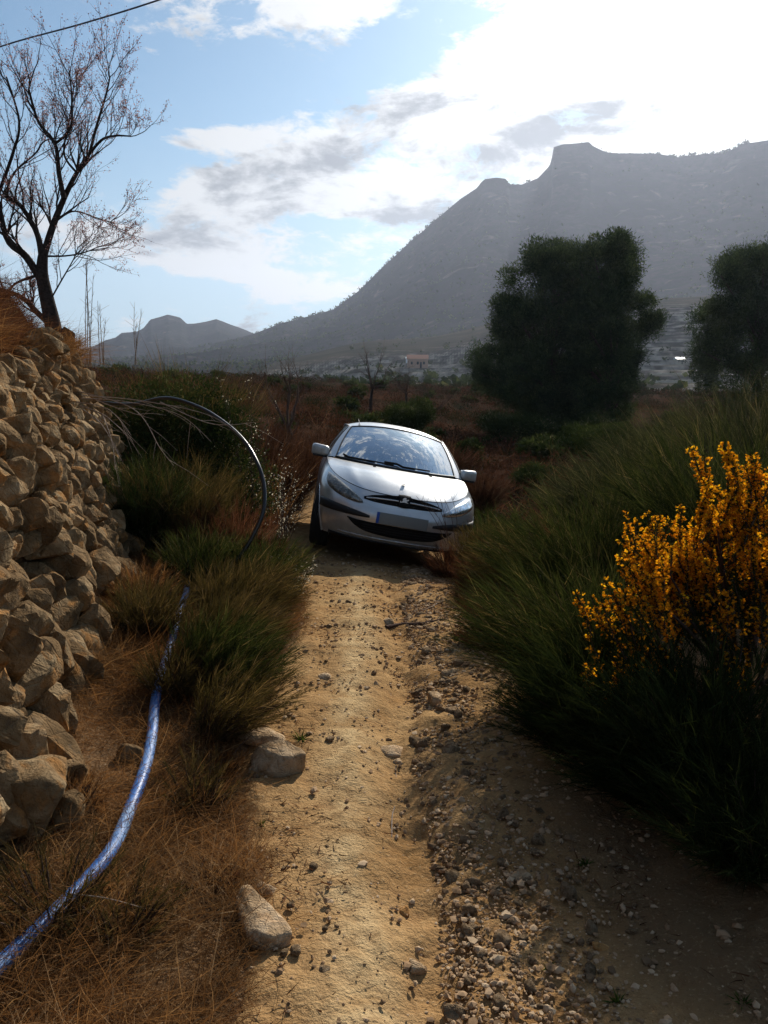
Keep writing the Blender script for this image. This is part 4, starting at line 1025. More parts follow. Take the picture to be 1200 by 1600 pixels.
un = obj('underbody', rbox('underbody', (1.34, 3.2, .10), .03), M_gap, car); un.location = (0, 2.2, .27)
bk_ = obj('engine_bay', rbox('engine_bay', (1.05, .70, .32), .05), M_gap, car); bk_.location = (0, .72, .48)
# cabin
dsh = np.zeros((9, 21, 3))
for i_, (dy, z) in enumerate([(0, .90), (.04, .945), (.18, .955), (.34, .96), (.42, .955), (.50, .94), (.56, .90), (.60, .80), (.60, .55)]):
    for j_, s in enumerate(np.linspace(-1, 1, 21)): yb = Cw0[20][1]+.09+(Cw0[-1][1]-Cw0[20][1])*abs(s)**2.1; dsh[i_, j_] = (s*.70, yb*(1-i_/8)+i_/8*1.45+dy, z+(.03*math.exp(-((s-.5)/.2)**2) if 2 < i_ < 6 else 0))
patch('dashboard', dsh, np.ones((8, 20), bool), M_dash, mirror=False)
A_ = Acc(); a = np.linspace(0, 2*PI, 33); A_.tube(np.stack([.36+.185*np.cos(a), 1.98+.06*np.sin(a), .93+.175*np.sin(a)], 1), .015, 8); A_.tube([(.36-.18, 1.98, .93), (.36, 1.95, .93), (.36+.18, 1.98, .93)], .02, 6); obj('steering_wheel', A_.mesh('steering_wheel'), M_black, car)
def seat(x, y, w_=.48):
    s = obj('seat', rbox('seat', (w_, .52, .16), .05, 3), M_seat, car); s.location = (x, y, .52)
    bkm = rbox('seat_back', (w_, .14, .60), .055, 3, .86); o = obj('seat_back', bkm, M_seat, s); o.location = (0, .30, .33); o.rotation_euler = (-.24, 0, 0)
    hd = obj('headrest', rbox('headrest', (.27, .10, .20), .045, 3), M_seat, s); hd.location = (0, .39, .745); hd.rotation_euler = (-.15, 0, 0)
    return s
seat(-.36, 2.02); seat(.36, 2.02); seat(-.36, 2.95, .55); seat(.36, 2.95, .55)
o = obj('cabin_floor', rbox('cabin_floor', (1.4, 2.7, .06), .01), M_dash, car); o.location = (0, 2.5, .36)
rp = on_ws(0, .86, -.05); A_ = obj('rear_view_mirror', rbox('rear_view_mirror', (.22, .03, .065), .014, 2), M_black, car); A_.location = (rp+[0, .06, -.03]).tolist()
st_ = ws[int(.10*26), 3]; 
o = obj('sticker', rbox('sticker', (.075, .002, .06), .0006, 1), M_white, car); q = ws[4, 5]; o.location = (q+[0, .012, -.004]).tolist(); o.rotation_euler = (-.85, 0, -.35)
A_ = Acc(); A_.tube([(-.48, 2.06, 1.445), (-.49, 2.16, 1.50), (-.50, 2.30, 1.535)], [.006, .004, .002], 5); A_.tube([(-.48, 2.03, 1.435), (-.48, 2.09, 1.452)], [.016, .010], 8); obj('aerial', A_.mesh('aerial'), M_black, car)
for o in list(bodyV): pass
# ------------------------------------------------------------------ plants
def broom_mesh(name, n, h, r, lean=(0, 0), seed=0, w_=.004, fine=1.0, updir=.9, bend=.12, r0=.25):
    rg_ = np.random.default_rng(seed); lean = np.array([lean[0], lean[1], 0]); n = int(n*1.45); w_ = w_*.85
    ns = max(24, n//34); a = rg_.uniform(0, 2*PI, ns); q = np.sqrt(rg_.random(ns))
    root = np.stack([np.cos(a)*q*r*r0, np.sin(a)*q*r*r0, np.full(ns, -.03)], 1)
    out = np.stack([np.cos(a)*q*r/h*.9, np.sin(a)*q*r/h*.9, np.full(ns, updir)], 1)+lean+rg_.normal(size=(ns, 3))*.13
    L_ = h*(1.12-.5*rg_.random(ns)**1.4)*(1.05-.25*q); D = unit(out); bd = lean*.5+np.stack([np.cos(a), np.sin(a), np.full(ns, -.3)], 1)*bend
    k = rg_.integers(0, ns, n); f = rg_.random(n)**.8*.8
    Lk = L_[k]; c = root[k]+D[k]*(Lk*f)[:, None]+bd[k]*(Lk*f*f)[:, None]
    d = unit(D[k]+2*f[:, None]*bd[k]+rg_.normal(size=(n, 3))*(np.where(rg_.random(n) < .2, .75, .24)*fine)[:, None])
    ln = Lk*rg_.uniform(.10, .34, n)*(1.1-.45*f); wd = w_*rg_.uniform(.6, 1.3, n)
    var = np.clip(rg_.normal(.5, .22, n)+rg_.normal(0, .16, ns)[k]+.15*vnoise(c*3, 5), 0, 1)
    return blades_mesh(name, c, d, ln, wd, bd[k]*.5+rg_.normal(size=(n, 3))*.05, 2, var, rg_), (root, D, L_, bd)
def stems_mesh(name, info, rad=.004, frac=.6, sides=4, nmax=60):
    root, D, L_, bd = info; A_ = Acc()
    for i_ in range(0, len(root), max(1, len(root)//nmax)):
        t_ = np.linspace(0, frac, 4)[:, None]; A_.tube(root[i_]+D[i_]*L_[i_]*t_+bd[i_]*L_[i_]*t_*t_, np.linspace(rad, rad*.4, 4), sides)
    return A_.mesh(name)
def broom(name, loc, label, cat='shrub', group=None, mat_=None, **kw):
    e = empty(name, loc, label, cat, group)
    me, info = broom_mesh('green_stems', **kw); obj('green_stems', me, mat_ or M_broom, e)
    obj('woody_stems', stems_mesh('woody_stems', info, .005), M_twig, e); return e
def XY(px, d):
    """ground position along the direction of a picture column at a distance d"""
    x = (px-600)/F*d*1.02; return np.array([x, d, float(H(x, d))])

# right bank, near to far -------------------------------------------------
LB = 'green shrubs along the right bank'
broom('broom_shrub', XY(860, 3.55), 'fine stemmed green broom leaning over the track just left of the yellow gorse', group=LB, name_=None) if False else None
b1 = broom('broom_shrub', XY(935, 3.75), 'fine stemmed green broom leaning over the track just left of the yellow gorse', group=LB, n=13000, h=.84, r=.56, lean=(-.33, -.02), seed=1, w_=.0032)
broom('broom_shrub', XY(985, 3.15), 'dark green broom in deep shade at the foot of the yellow gorse', group=LB, mat_=M_gorse_shadebroom, n=9000, h=.62, r=.50, lean=(-.22, -.10), seed=2, w_=.0034)  # deep shade painted in with the darker spine colour
broom('broom_shrub', XY(1130, 2.72), 'blackish green broom at the right edge below the gorse', group=LB, mat_=M_gorse_shadebroom, n=9000, h=.62, r=.5, lean=(-.15, -.1), seed=3, w_=.0034)  # near-black stands for shade, put into the foliage colour
broom('broom_shrub', XY(930, 5.3), 'tall green broom behind the leaning one, feathery top level with the gorse', group=LB, n=13000, h=.95, r=.85, lean=(-.20, 0), seed=4, w_=.0042)
broom('broom_shrub', XY(815, 6.35), 'brownish green broom on the bank edge nearest the car bumper', group=LB, mat_=M_brownbroom, n=9000, h=.56, r=.60, lean=(-.15, 0), seed=5, w_=.0044)
broom('broom_shrub', XY(1010, 6.6), 'grey green broom rising behind the gorse, left of its top', group=LB, mat_=M_broomgrey, n=13000, h=1.20, r=1.0, lean=(-.15, 0), seed=6, w_=.0052)
broom('broom_shrub', XY(1150, 5.2), 'tall green broom behind the gorse at the right edge', group=LB, n=12000, h=1.25, r=.9, lean=(-.1, 0), seed=7, w_=.0046)
broom('broom_shrub', XY(1090, 8.6), 'grey green broom with upright tips on the skyline of the right bank', group=LB, mat_=M_broomgrey, n=15000, h=1.55, r=1.5, lean=(-.1, 0), seed=8, w_=.0062)
broom('broom_shrub', XY(960, 8.8), 'low grey green broom between the car and the right bank', group=LB, mat_=M_broomgrey, n=11000, h=1.05, r=1.1, lean=(-.1, 0), seed=9, w_=.006)
broom('broom_shrub', XY(762, 7.4), 'dark dry broom hanging in front of the headlight on the ditch side', group=LB, mat_=M_brownbroom, n=8000, h=.68, r=.34, lean=(.05, 0), seed=10, w_=.004)
broom('broom_shrub', XY(770, 9.8), 'small dark green bush beside the far wing mirror of the car', group=LB, mat_=M_shrub, n=6000, h=.75, r=.6, seed=12, w_=.007)
broom('broom_shrub', XY(1190, 7.2), 'grey green broom cut by the right edge of the picture', group=LB, mat_=M_broomgrey, n=12000, h=1.6, r=1.1, seed=13, w_=.0055)
broom('broom_shrub', XY(1045, 2.72), 'low blackish broom in front of the gorse, in the middle of the shade', group=LB, mat_=M_gorse_shadebroom, n=9000, h=.46, r=.42, lean=(-.2, -.15), seed=16, w_=.0032)  # shade below the gorse painted into its colour
broom('broom_shrub', XY(1215, 2.25), 'dark broom nearest the camera at the right edge', group=LB, mat_=M_gorse_shadebroom, n=8000, h=.48, r=.40, lean=(-.15, -.1), seed=17, w_=.0032)  # darker than the other brooms: shade carried by the colour
broom('broom_shrub', XY(930, 3.15), 'low dark broom closing the gap between the leaning one and the gorse', group=LB, mat_=M_gorse_shadebroom, n=8000, h=.50, r=.42, lean=(-.25, -.1), seed=18, w_=.0032)  # shade put in as a darker foliage colour
broom('broom_shrub', XY(748, 6.75), 'reddish dry broom in front of the sunken bumper corner', group=LB, mat_=M_redgrass, n=4000, h=.36, r=.26, lean=(0, 0), seed=19, w_=.004)
broom('dry_tussock', XY(702, 7.45), 'reddish dry tussock at the ditch edge under the bumper', 'grass tussock', mat_=M_redgrass, n=4500, h=.40, r=.34, seed=14, w_=.004)
broom('dry_tussock', XY(768, 4.7), 'brown dry tussock below the leaning broom on the right edge of the track', 'grass tussock', mat_=M_redgrass, n=3500, h=.24, r=.30, lean=(-.3, 0), seed=15, w_=.003)

# gorse
gx = 1.60; gy = 3.35; gz = float(H(gx, gy)); g = empty('gorse_bush', (gx, gy, gz), 'dark spiny gorse covered in bright yellow flowers at the right edge', 'flowering bush')
rg2 = np.random.default_rng(77); shoots = []
def add_shoot(p0, p1, w): shoots.append((np.array(p0, float), np.array(p1, float), w))
def gp(px, py, d): return P(px, py, d)-np.array([gx, gy, gz])
# leading shoots read off the outline, then filled in at random between them
TIPS = [(1130, 690), (1172, 705), (1108, 745), (1060, 820), (1030, 800), (992, 795), (1004, 830), (970, 835), (925, 905), (940, 925), (1085, 810), (1150, 750), (1190, 790), (1110, 790), (925, 1000), (950, 1020), (1165, 930), (1140, 920), (1050, 850), (975, 880), (1200, 820), (1205, 730), (1020, 890), (1090, 870), (1180, 860), (1060, 905), (1000, 1010), (1225, 770)]
for (tx, ty) in TIPS:
    tx += 18 if tx < 1010 else 0
    d_ = 3.0+rg2.uniform(0, .45); tip = gp(tx, ty, d_)
    ax = unit(np.array([rg2.normal()*.14+(tip[0])*.42, rg2.normal()*.15, .85]))
    add_shoot(tip-ax*rg2.uniform(.22, .32), tip, 1.0)
    for _ in range(6):
        t2 = tip+np.array([rg2.normal()*.06, rg2.normal()*.08, -abs(rg2.normal())*.085-.02]); add_shoot(t2-unit(ax+rg2.normal(size=3)*.2)*rg2.uniform(.12, .22), t2, .8)
for _ in range(240):
    th = rg2.uniform(0, 2*PI); q = math.sqrt(rg2.random())
    ex, ey = math.cos(th)*q, math.sin(th)*q
    topz = .95*math.sqrt(max(0, 1-(q)**2*.8))+.16*ex
    tip = np.array([ex*.66+.02, ey*.62, topz*rg2.uniform(.55, 1.0)+.02]); ax = unit(np.array([ex*.9, ey*.8, .9])+rg2.normal(size=3)*.15)
    add_shoot(tip-ax*rg2.uniform(.2, .34), tip, .5 if tip[2] > .72 else .08)
bc, bd_, bl = [], [], []; fc, fd_, fv = [], [], []; A_ = Acc()
for (a_, c_, w_) in shoots:
    L_ = np.linalg.norm(c_-a_); ax = (c_-a_)/L_; n = int(L_*1150); t_ = rg2.random(n)**.8
    pr = unit(np.cross(ax, rg2.normal(size=(n, 3)))); bc.append(a_+ax*(t_*L_)[:, None]); bd_.append(unit(pr+ax*.65)); bl.append(.030*(1.15-.6*t_)*rg2.uniform(.6, 1.2, n))
    w_ = w_*np.clip(1.0+1.1*vnoise(c_[None]*4.5, 3)[0], .25, 1.5); nf = int(L_*250*w_); tf = .15+.82*rg2.random(nf)**.9; pr = unit(np.cross(ax, rg2.normal(size=(nf, 3))))
    ctr = a_+ax*(tf*L_)[:, None]+pr*rg2.uniform(.006, .020, nf)[:, None]
    for rep in range(4): fc.append(ctr+rg2.normal(size=(nf, 3))*.0025); fd_.append(unit(pr+ax*.5+rg2.normal(size=(nf, 3))*.75)); fv.append(np.clip(.42+.35*(tf-.4)+rg2.normal(size=nf)*.2, 0, 1))
    A_.tube([a_, (a_+c_)/2+rg2.normal(size=3)*.006, c_], [.0038, .003, .0012], 4)
for _ in range(26):
    s_ = shoots[rg2.integers(0, len(shoots))][0]; A_.tube(smooth_curve([(rg2.normal()*.08, rg2.normal()*.08, 0), s_*.5+[0, 0, .02], s_], 8), np.linspace(.012, .004, 8), 5)
bc, bd_, bl = map(np.concatenate, (bc, bd_, bl)); obj('spines', blades_mesh('spines', bc, bd_, bl, np.full(len(bc), .0028), np.zeros((len(bc), 3)), 1, None, rg2), M_gorse_shadebroom, g)
fc, fd_, fv = map(np.concatenate, (fc, fd_, fv)); obj('flowers', leaves_mesh('flowers', fc, fd_, rg2.uniform(.009, .016, len(fc)), rg2.uniform(.007, .012, len(fc)), fv, rg2), M_flower, g)
obj('branches', A_.mesh('branches'), M_twig, g)

# left side ---------------------------------------------------------------
def leafy(lobes, n, L_, W_, seed, up=.3, fill=.35, rag=.22):
    """leaves through a set of lobes (x,y,z,rx,ry,rz)"""
    rg_ = np.random.default_rng(seed); lobes = np.array(lobes, float); wgt = (lobes[:, 3]*lobes[:, 4]*lobes[:, 5])**.67; k = rg_.choice(len(lobes), n, p=wgt/wgt.sum())
    d = unit(rg_.normal(size=(n, 3))); r_ = (fill+(1-fill)*rg_.random(n)**.5)*(1+rag*vnoise(d*2.2+k[:, None]*3.1, seed)+.12*vnoise(d*6+k[:, None], seed+1))
    c = lobes[k, :3]+d*r_[:, None]*lobes[k, 3:6]; dr = unit(d*.8+rg_.normal(size=(n, 3))*.7+[0, 0, up])
    var = np.clip(.5+.35*vnoise(c*2.5/lobes[:, 3].mean()*.5, seed+5)+rg_.normal(size=n)*.16+d[:, 2]*.12, 0, 1)
    return c, dr, L_*rg_.uniform(.6, 1.3, n), W_*rg_.uniform(.7, 1.2, n), var
def bush(name, loc, label, lobes, n, L_, W_, seed, mat_, cat='bush', group=None, fill=.3, stems=8):
    e = empty(name, loc, label, cat, group); c, d, l, w_, v_ = leafy(lobes, n, L_, W_, seed, fill=fill)
    obj('foliage', leaves_mesh('foliage', c, d, l, w_, v_), mat_, e); A_ = Acc(); rg_ = np.random.default_rng(seed)
    for i_ in range(stems):
        lb = lobes[i_ % len(lobes)]; A_.tube(smooth_curve([(rg_.normal()*.05, rg_.normal()*.05, -.05), (lb[0]*.5, lb[1]*.5, lb[2]*.4), lb[:3]], 7), np.linspace(.03, .008, 7)*max(lb[3], .3), 5)
    obj('stems', A_.mesh('stems'), M_bark, e); return e
# big dark evergreen bush behind the end of the wall
bx, by = -2.28, 8.8; bz = float(H(bx, by))
lb = [(0, 0, .95, .75, .7, .62), (-.5, .1, .75, .6, .6, .55), (.45, -.1, .72, .55, .55, .5), (.1, .1, 1.35, .55, .5, .42), (-.35, 0, 1.28, .5, .5, .4), (.5, 0, 1.12, .42, .4, .32), (.7, -.1, .45, .45, .5, .4), (-.2, -.35, .4, .7, .4, .4), (.3, -.3, .35, .6, .4, .35)]
lb = [(a, b_, c-.16, d, e_, f_) for a, b_, c, d, e_, f_ in lb]
bush('evergreen_bush', (bx, by, bz), 'big rounded dark evergreen bush behind the far end of the stone wall', lb, 30000, .055, .016, 31, M_shrub, fill=.2)
broom('broom_shrub', (-2.42, 9.5, float(H(-2.42, 9.5))), 'olive tufted broom showing over the top of the dark evergreen bush', mat_=M_brownbroom, n=7000, h=2.05, r=.75, seed=32, w_=.006)
broom('tall_dry_shrub', XY(292, 7.1), 'dark thicket of upright stems under the black hose arch', mat_=M_brownbroom, n=9000, h=1.05, r=.62, seed=33, w_=.005)
broom('tall_dry_shrub', XY(360, 6.7), 'reddish brown upright dry stems just inside the hose arch', mat_=M_redgrass, n=5000, h=.75, r=.36, seed=34, w_=.004)
broom('tall_dry_shrub', XY(222, 6.9), 'dark green upright stems against the end of the stone wall', mat_=M_shrub, n=6000, h=1.0, r=.5, seed=35, w_=.006)
broom('broom_shrub', XY(310, 5.9), 'dark green upright broom at the end of the blue pipe', n=8000, h=.60, r=.42, lean=(.05, 0), seed=36, w_=.0042)
broom('broom_shrub', XY(400, 6.0), 'dark green broom at the foot of the hose arch beside the track', n=9000, h=.62, r=.42, lean=(.12, 0), seed=37, w_=.0042)
broom('broom_shrub', XY(352, 5.0), 'green brown broom leaning to the right over the verge, half way up the pipe', mat_=M_brownbroom, n=10000, h=.60, r=.42, lean=(.34, -.05), seed=38, w_=.0036)
broom('broom_shrub', XY(310, 3.95), 'dark arching broom between the blue pipe and the boulder', mat_=M_broom, n=6500, h=.50, r=.30, lean=(.42, -.05), seed=39, w_=.0032)
broom('broom_shrub', XY(322, 3.3), 'thin dark broom arching right between the lower pipe and the boulder', mat_=M_brownbroom, n=3200, h=.50, r=.26, lean=(.5, -.1), seed=45, w_=.0028)
broom('broom_shrub', XY(345, 3.75), 'airy green brown broom reaching over the dirt above the boulder', mat_=M_broom, n=3600, h=.46, r=.26, lean=(.45, -.1), seed=46, w_=.0028)
broom('broom_shrub', XY(262, 3.7), 'dry brown broom beside the middle of the pipe on its right', mat_=M_brownbroom, n=3200, h=.36, r=.26, lean=(.15, 0), seed=47, w_=.0028)
broom('broom_shrub', XY(330, 4.3), 'olive brown broom leaning over the track edge above the boulder', mat_=M_brownbroom, n=7000, h=.50, r=.34, lean=(.4, -.02), seed=40, w_=.0032)
broom('broom_shrub', XY(222, 4.6), 'dry brown broom between the wall and the blue pipe', mat_=M_brownbroom, n=6000, h=.46, r=.34, lean=(.1, 0), seed=41, w_=.0034)
broom('dry_tussock', XY(215, 5.4), 'orange brown dry tussock at the wall foot beyond the pipe', 'grass tussock', mat_=M_drygrass, n=5000, h=.36, r=.36, seed=42, w_=.003)
broom('dry_tussock', XY(425, 4.95), 'rusty dry tussock at the left edge of the sunlit track', 'grass tussock', mat_=M_drygrass, n=3500, h=.22, r=.22, seed=43, w_=.003)
broom('dry_tussock', XY(400, 6.9), 'reddish dry tussock behind the foot of the hose', 'grass tussock', mat_=M_redgrass, n=4000, h=.5, r=.4, seed=44, w_=.004)
for k_, (a_, d_, h_, r_, mt, lab) in enumerate([(40, 2.05, .30, .26, M_brownbroom, 'low olive tussock at the bottom left corner'), (150, 2.0, .24, .24, M_brownbroom, 'low brown green tussock below the lower end of the pipe'), (300, 2.25, .13, .16, M_redgrass, 'small rusty tussock left of the sharp edged rock'), (290, 2.75, .27, .2, M_brownbroom, 'thin green brown tussock midway between pipe and sharp edged rock'),
      (90, 2.55, .20, .16, M_drygrass, 'straw tussock between the fallen blocks and the pipe'), (330, 3.0, .16, .15, M_drygrass, 'straw tussock just below the half buried boulder')]):
    broom('dry_tussock', XY(a_, d_), lab, 'grass tussock', 'tussocks in the dry grass of the verge', mt, n=1500, h=h_, r=r_, seed=200+k_, w_=.0026)
for k_, (a_, d_, h_, r_, lab) in enumerate([(432, 10.6, 1.05, .45, 'tall rusty shrub between the hose arch and the car, nearest the track'), (398, 11.5, 1.5, .6, 'tall reddish brown shrub just right of the evergreen bush'), (462, 13.6, 1.3, .6, 'rusty shrub at the foot of the tall bare tree'), (505, 15.5, 1.0, .8, 'low rusty shrub directly behind the left wing mirror'), (745, 13.0, .9, .6, 'rusty shrub behind the right wing mirror of the car'), (700, 15.5, .9, .8, 'reddish shrub showing above the right end of the car roof')]):
    broom('rusty_shrub', XY(a_, d_), lab, 'shrub', 'rusty shrubs around the car', M_scrubred, n=6000, h=h_, r=r_, seed=240+k_, w_=.008)
# little pale leaved shrub on the verge, and the one climbing by the hose
def pale(loc, label, h, r_, n, seed):
    rg_ = np.random.default_rng(seed); e = empty('pale_leaved_shrub', loc, label, 'shrub'); A_ = Acc(); c_ = []
    for k in range(26):
        a = rg_.uniform(0, 2*PI); tip = np.array([math.cos(a)*r_*rg_.random(), math.sin(a)*r_*rg_.random(), h*rg_.uniform(.5, 1)]); cv = smooth_curve([(0, 0, 0), tip*.5+[0, 0, .05*h], tip], 8); A_.tube(cv, np.linspace(.004, .0015, 8), 4)
        m_ = n//26; c_.append(cv[rg_.integers(2, 8, m_)]+rg_.normal(size=(m_, 3))*.018)
    c_ = np.concatenate(c_); obj('leaves', leaves_mesh('leaves', c_, unit(rg_.normal(size=c_.shape)), .018, .011, None, rg_), M_paleleaf, e); obj('stems', A_.mesh('stems'), M_twig, e)
pale(XY(462, 6.1), 'small twiggy shrub with tiny pale leaves on the left verge before the car', .34, .22, 420, 1)
pale(XY(440, 7.6), 'thin shrub with glinting pale seed heads beside the hose', 1.0, .35, 520, 2)
pale(XY(395, 8.6), 'tall thin shrub with a row of white seed heads right of the evergreen bush', 1.75, .5, 380, 3)

# dry grass mat: nobody could count it
def scatter(n, fx, fy, rngl, mask=None):
    y = fy(n); x = fx(y, n); k = np.ones(len(x), bool) if mask is None else mask(x, y); return x[k], y[k]
rg3 = np.random.default_rng(3)
def grass(name, label, x, y, hmin, hmax, w_, mat_, lay=.5, seg=3, clump=0, seed=0):
    rg_ = np.random.default_rng(seed); n = len(x); z = PZ(x, y)
    dirn = np.stack([rg_.normal(size=n), rg_.normal(size=n), np.abs(rg_.normal(1, .35, n))*(1.4-lay)], 1)
    fl = np.stack([n2(x, y, 2.2, 7, 2)*.8+.05, n2(x, y, 2.2, 8, 2)*.8, np.zeros(n)], 1)
    d = unit(dirn*[.85, .85, .8]+fl*lay*.9); L_ = rg_.uniform(hmin, hmax, n)*(1+.5*n2(x, y, 1.5, 12, 2))
    bend = fl*.25*lay+rg_.normal(size=(n, 3))*.38; bend[:, 2] -= .3*lay
    var = np.clip(.42+.75*n2(x, y, 1.3, 15, 4)+rg_.normal(size=n)*.17, 0, 1)
    return tag(obj(name, blades_mesh(name, np.stack([x, y, z-.005+rg_.random(n)*.05*lay], 1), d, L_, w_*rg_.uniform(.6, 1.3, n), bend, seg, var, rg_), mat_), label, kind='stuff')
n = 62000; y = 1.3+rg3.random(n)**1.25*6.2; lo = wallx(y)+.02; hi = pathL(y)-.02; x = lo+(hi-lo)*rg3.random(n)
k = (n2(x, y, 2.6, 21, 3)+.35+.35*sstep(.0, .35, hi-x) > rg3.random(n)*.75) & (hi > lo); grass('dry_grass', 'matted reddish dry grass on the verge between wall and track', x[k], y[k], .06, .19, .0021, M_drygrass, .85, 3, seed=1)
n = 9000; y = 1.3+rg3.random(n)**1.25*6.2; hi = pathL(y); x = hi+rg3.normal(size=n)*.05-.02
grass('dry_grass_fringe', 'thin dry grass fringing the left edge of the track', x, y, .03, .10, .0018, M_drygrass, .6, 2, seed=2)
n = 14000; y = 2.6+rg3.random(n)*6.5; lo = pathR(y)-.05; x = lo+np.abs(rg3.normal(size=n))*.35
grass('verge_grass', 'brown dry grass under the brooms along the right edge of the track', x, y, .05, .20, .0026, M_redgrass, .6, 3, seed=3)
n = 46000; y = rg3.uniform(1.5, 9.5, n); x = wallx(y)-.54-np.abs(rg3.normal(size=n))*.55; kk = n2(x, y, 1.1, 77, 3)+.35 > rg3.random(n)*.8; x, y = x[kk], y[kk]
grass('wall_top_grass', 'rusty dry grass on the terrace above the wall', x, y, .10, .34, .0034, M_redgrass, .6, 3, seed=4)
# rusty grass hanging over the wall head
nb = 15000; sD = rg3.uniform(1.2, sl_[-1], nb); kd = (n2(sD, sD*0, 1.3, 88, 3)+.30 > rg3.random(nb)*.75); sD = np.sort(sD[kd]); fr_ = [wall_frame(s_, 1.72) for s_ in sD[::60]]
idx = np.minimum(np.arange(len(sD))//60, len(fr_)-1); c0 = np.array([f_[0] for f_ in fr_])[idx]; N0 = np.array([f_[3] for f_ in fr_])[idx]; T0 = np.array([f_[1] for f_ in fr_])[idx]
c0 = c0+T0*rg3.uniform(-.12, .12, (len(sD), 1))-N0*rg3.uniform(-.10, .35, (len(sD), 1)); c0[:, 2] += rg3.uniform(-.12, .08, len(sD))
d0 = unit(N0*[1, 1, 0]*rg3.uniform(-.3, .6, (len(sD), 1))+rg3.normal(size=c0.shape)*.35+[0, 0, .9]); bd0 = N0*[1, 1, 0]*.28+[0, 0, -.6]+rg3.normal(size=c0.shape)*.2
tag(obj('hanging_grass', blades_mesh('hanging_grass', c0, d0, rg3.uniform(.14, .46, len(sD)), rg3.uniform(.0018, .004, len(sD)), bd0, 3, np.clip(rg3.normal(.45, .22, len(sD)), 0, 1), rg3), M_drygrass), 'rusty dry grass spilling over the head of the stone wall', kind='stuff')
# stalks lying over the pipe
pc = smooth_curve(cp, 400); nP = 2600; ip = rg3.integers(0, 400, nP); bp = pc[ip]+rg3.normal(size=(nP, 3))*[.07, .07, .0]; bp[:, 2] = PZ(bp[:, 0], bp[:, 1]); ip_ok = n2(bp[:, 0], bp[:, 1], 4, 66, 2) > -.15; bp = bp[ip_ok]; nP = len(bp)
tag(obj('pipe_grass', blades_mesh('pipe_grass', bp, unit(rg3.normal(size=(nP, 3))*[.8, .8, .2]+[0, 0, .9]), rg3.uniform(.06, .17, nP), rg3.uniform(.0015, .0028, nP), rg3.normal(size=(nP, 3))*.5+[0, 0, -.35], 3, None, rg3), M_drygrass), 'dry stalks lying across the blue pipe', kind='stuff')
# slopes beyond the car
n = 70000; y = 9.2+rg3.random(n)**1.7*45; x = (rg3.random(n)-.5)*1.25*y-.02*y
k = ((x < pathL(y)-.1) | (x > pathR(y)+.1) | (y > 15)) & (n2(x, y, .35, 23, 3)+.55 > rg3.random(n)*.9) & ~((np.abs(x-.1) < 1.5) & (y < 13.5) & (y > 7.5))
grass('hillside_grass', 'reddish brown dry grass covering the slopes beyond the car', x[k], y[k], .22, .62, .011, M_redgrass, .4, 2, seed=5)
n = 5000; y = rg3.uniform(9.5, 13, n); x = rg3.uniform(-1.9, -1.15, n)-(y-9.5)*.3
grass('red_verge_grass', 'bright rusty grass left of the car', x, y, .3, .75, .007, M_drygrass, .3, 3, seed=6)

# litter of dead stems and leaves
n = 11000; y = 1.4+rg3.random(n)**1.3*6; x = np.where(rg3.random(n) < .7, pathR(y)-.75+np.abs(rg3.normal(size=n))*.75, pathL(y)+np.abs(rg3.normal(size=n))*.22); k = (n2(x, y, 3, 70, 3)+.3 > rg3.random(n)*.8) & (x > pathL(y)); x, y = x[k], y[k]; n = len(x)
dL = unit(np.stack([rg3.normal(size=n), rg3.normal(size=n), rg3.normal(size=n)*.12+.06], 1))
tag(obj('litter', blades_mesh('litter', np.stack([x, y, PZ(x, y)+.006], 1), dL, rg3.uniform(.012, .06, n), rg3.uniform(.0018, .005, n), rg3.normal(size=(n, 3))*[.3, .3, .05], 2, None, rg3), M_redgrass), 'dead stems and leaf litter scattered over the dirt', kind='stuff')
# bare dry sprays hanging from the top of the wall
A_ = Acc(); rg4 = np.random.default_rng(9)
def spray(A_, path_, r0_, subs=3, dev=25):
    c = smooth_curve([P(*q) for q in path_], 26); A_.tube(c, np.linspace(r0_, r0_*.3, 26), 5)
    for _ in range(subs):
        i_ = rg4.integers(8, 22); dr = unit(c[i_+2]-c[i_]); dr = unit(dr+rg4.normal(size=3)*.45); l = rg4.uniform(.08, .3); A_.tube([c[i_], c[i_]+dr*l*.5+[0, 0, -.005], c[i_]+dr*l+[0, 0, -.03]], [r0_*.45, r0_*.3, r0_*.15], 4)
for q in ([(128, 622, 5.6), (200, 628, 5.5), (280, 648, 5.4), (330, 690, 5.3)], [(125, 612, 5.6), (210, 640, 5.3), (250, 700, 5.2), (272, 728, 5.2)], [(120, 628, 5.6), (170, 640, 5.4), (205, 680, 5.3)], [(125, 634, 5.5), (165, 650, 5.3), (208, 690, 5.2)],
          [(130, 618, 5.6), (220, 626, 5.5), (330, 650, 5.3), (390, 695, 5.2)], [(150, 625, 5.5), (190, 640, 5.3), (240, 655, 5.2)], [(160, 648, 5.4), (175, 690, 5.3), (180, 735, 5.2)], [(130, 640, 5.4), (160, 665, 5.3), (190, 720, 5.2)], [(250, 628, 5.4), (330, 662, 5.3), (400, 660, 5.2)]):
    spray(A_, q, .0042, 4)
tag(obj('dead_branches', A_.mesh('dead_branches'), M_deadtwig), 'bleached bare twigs drooping from the top of the wall across the dark bush', 'dead branch')
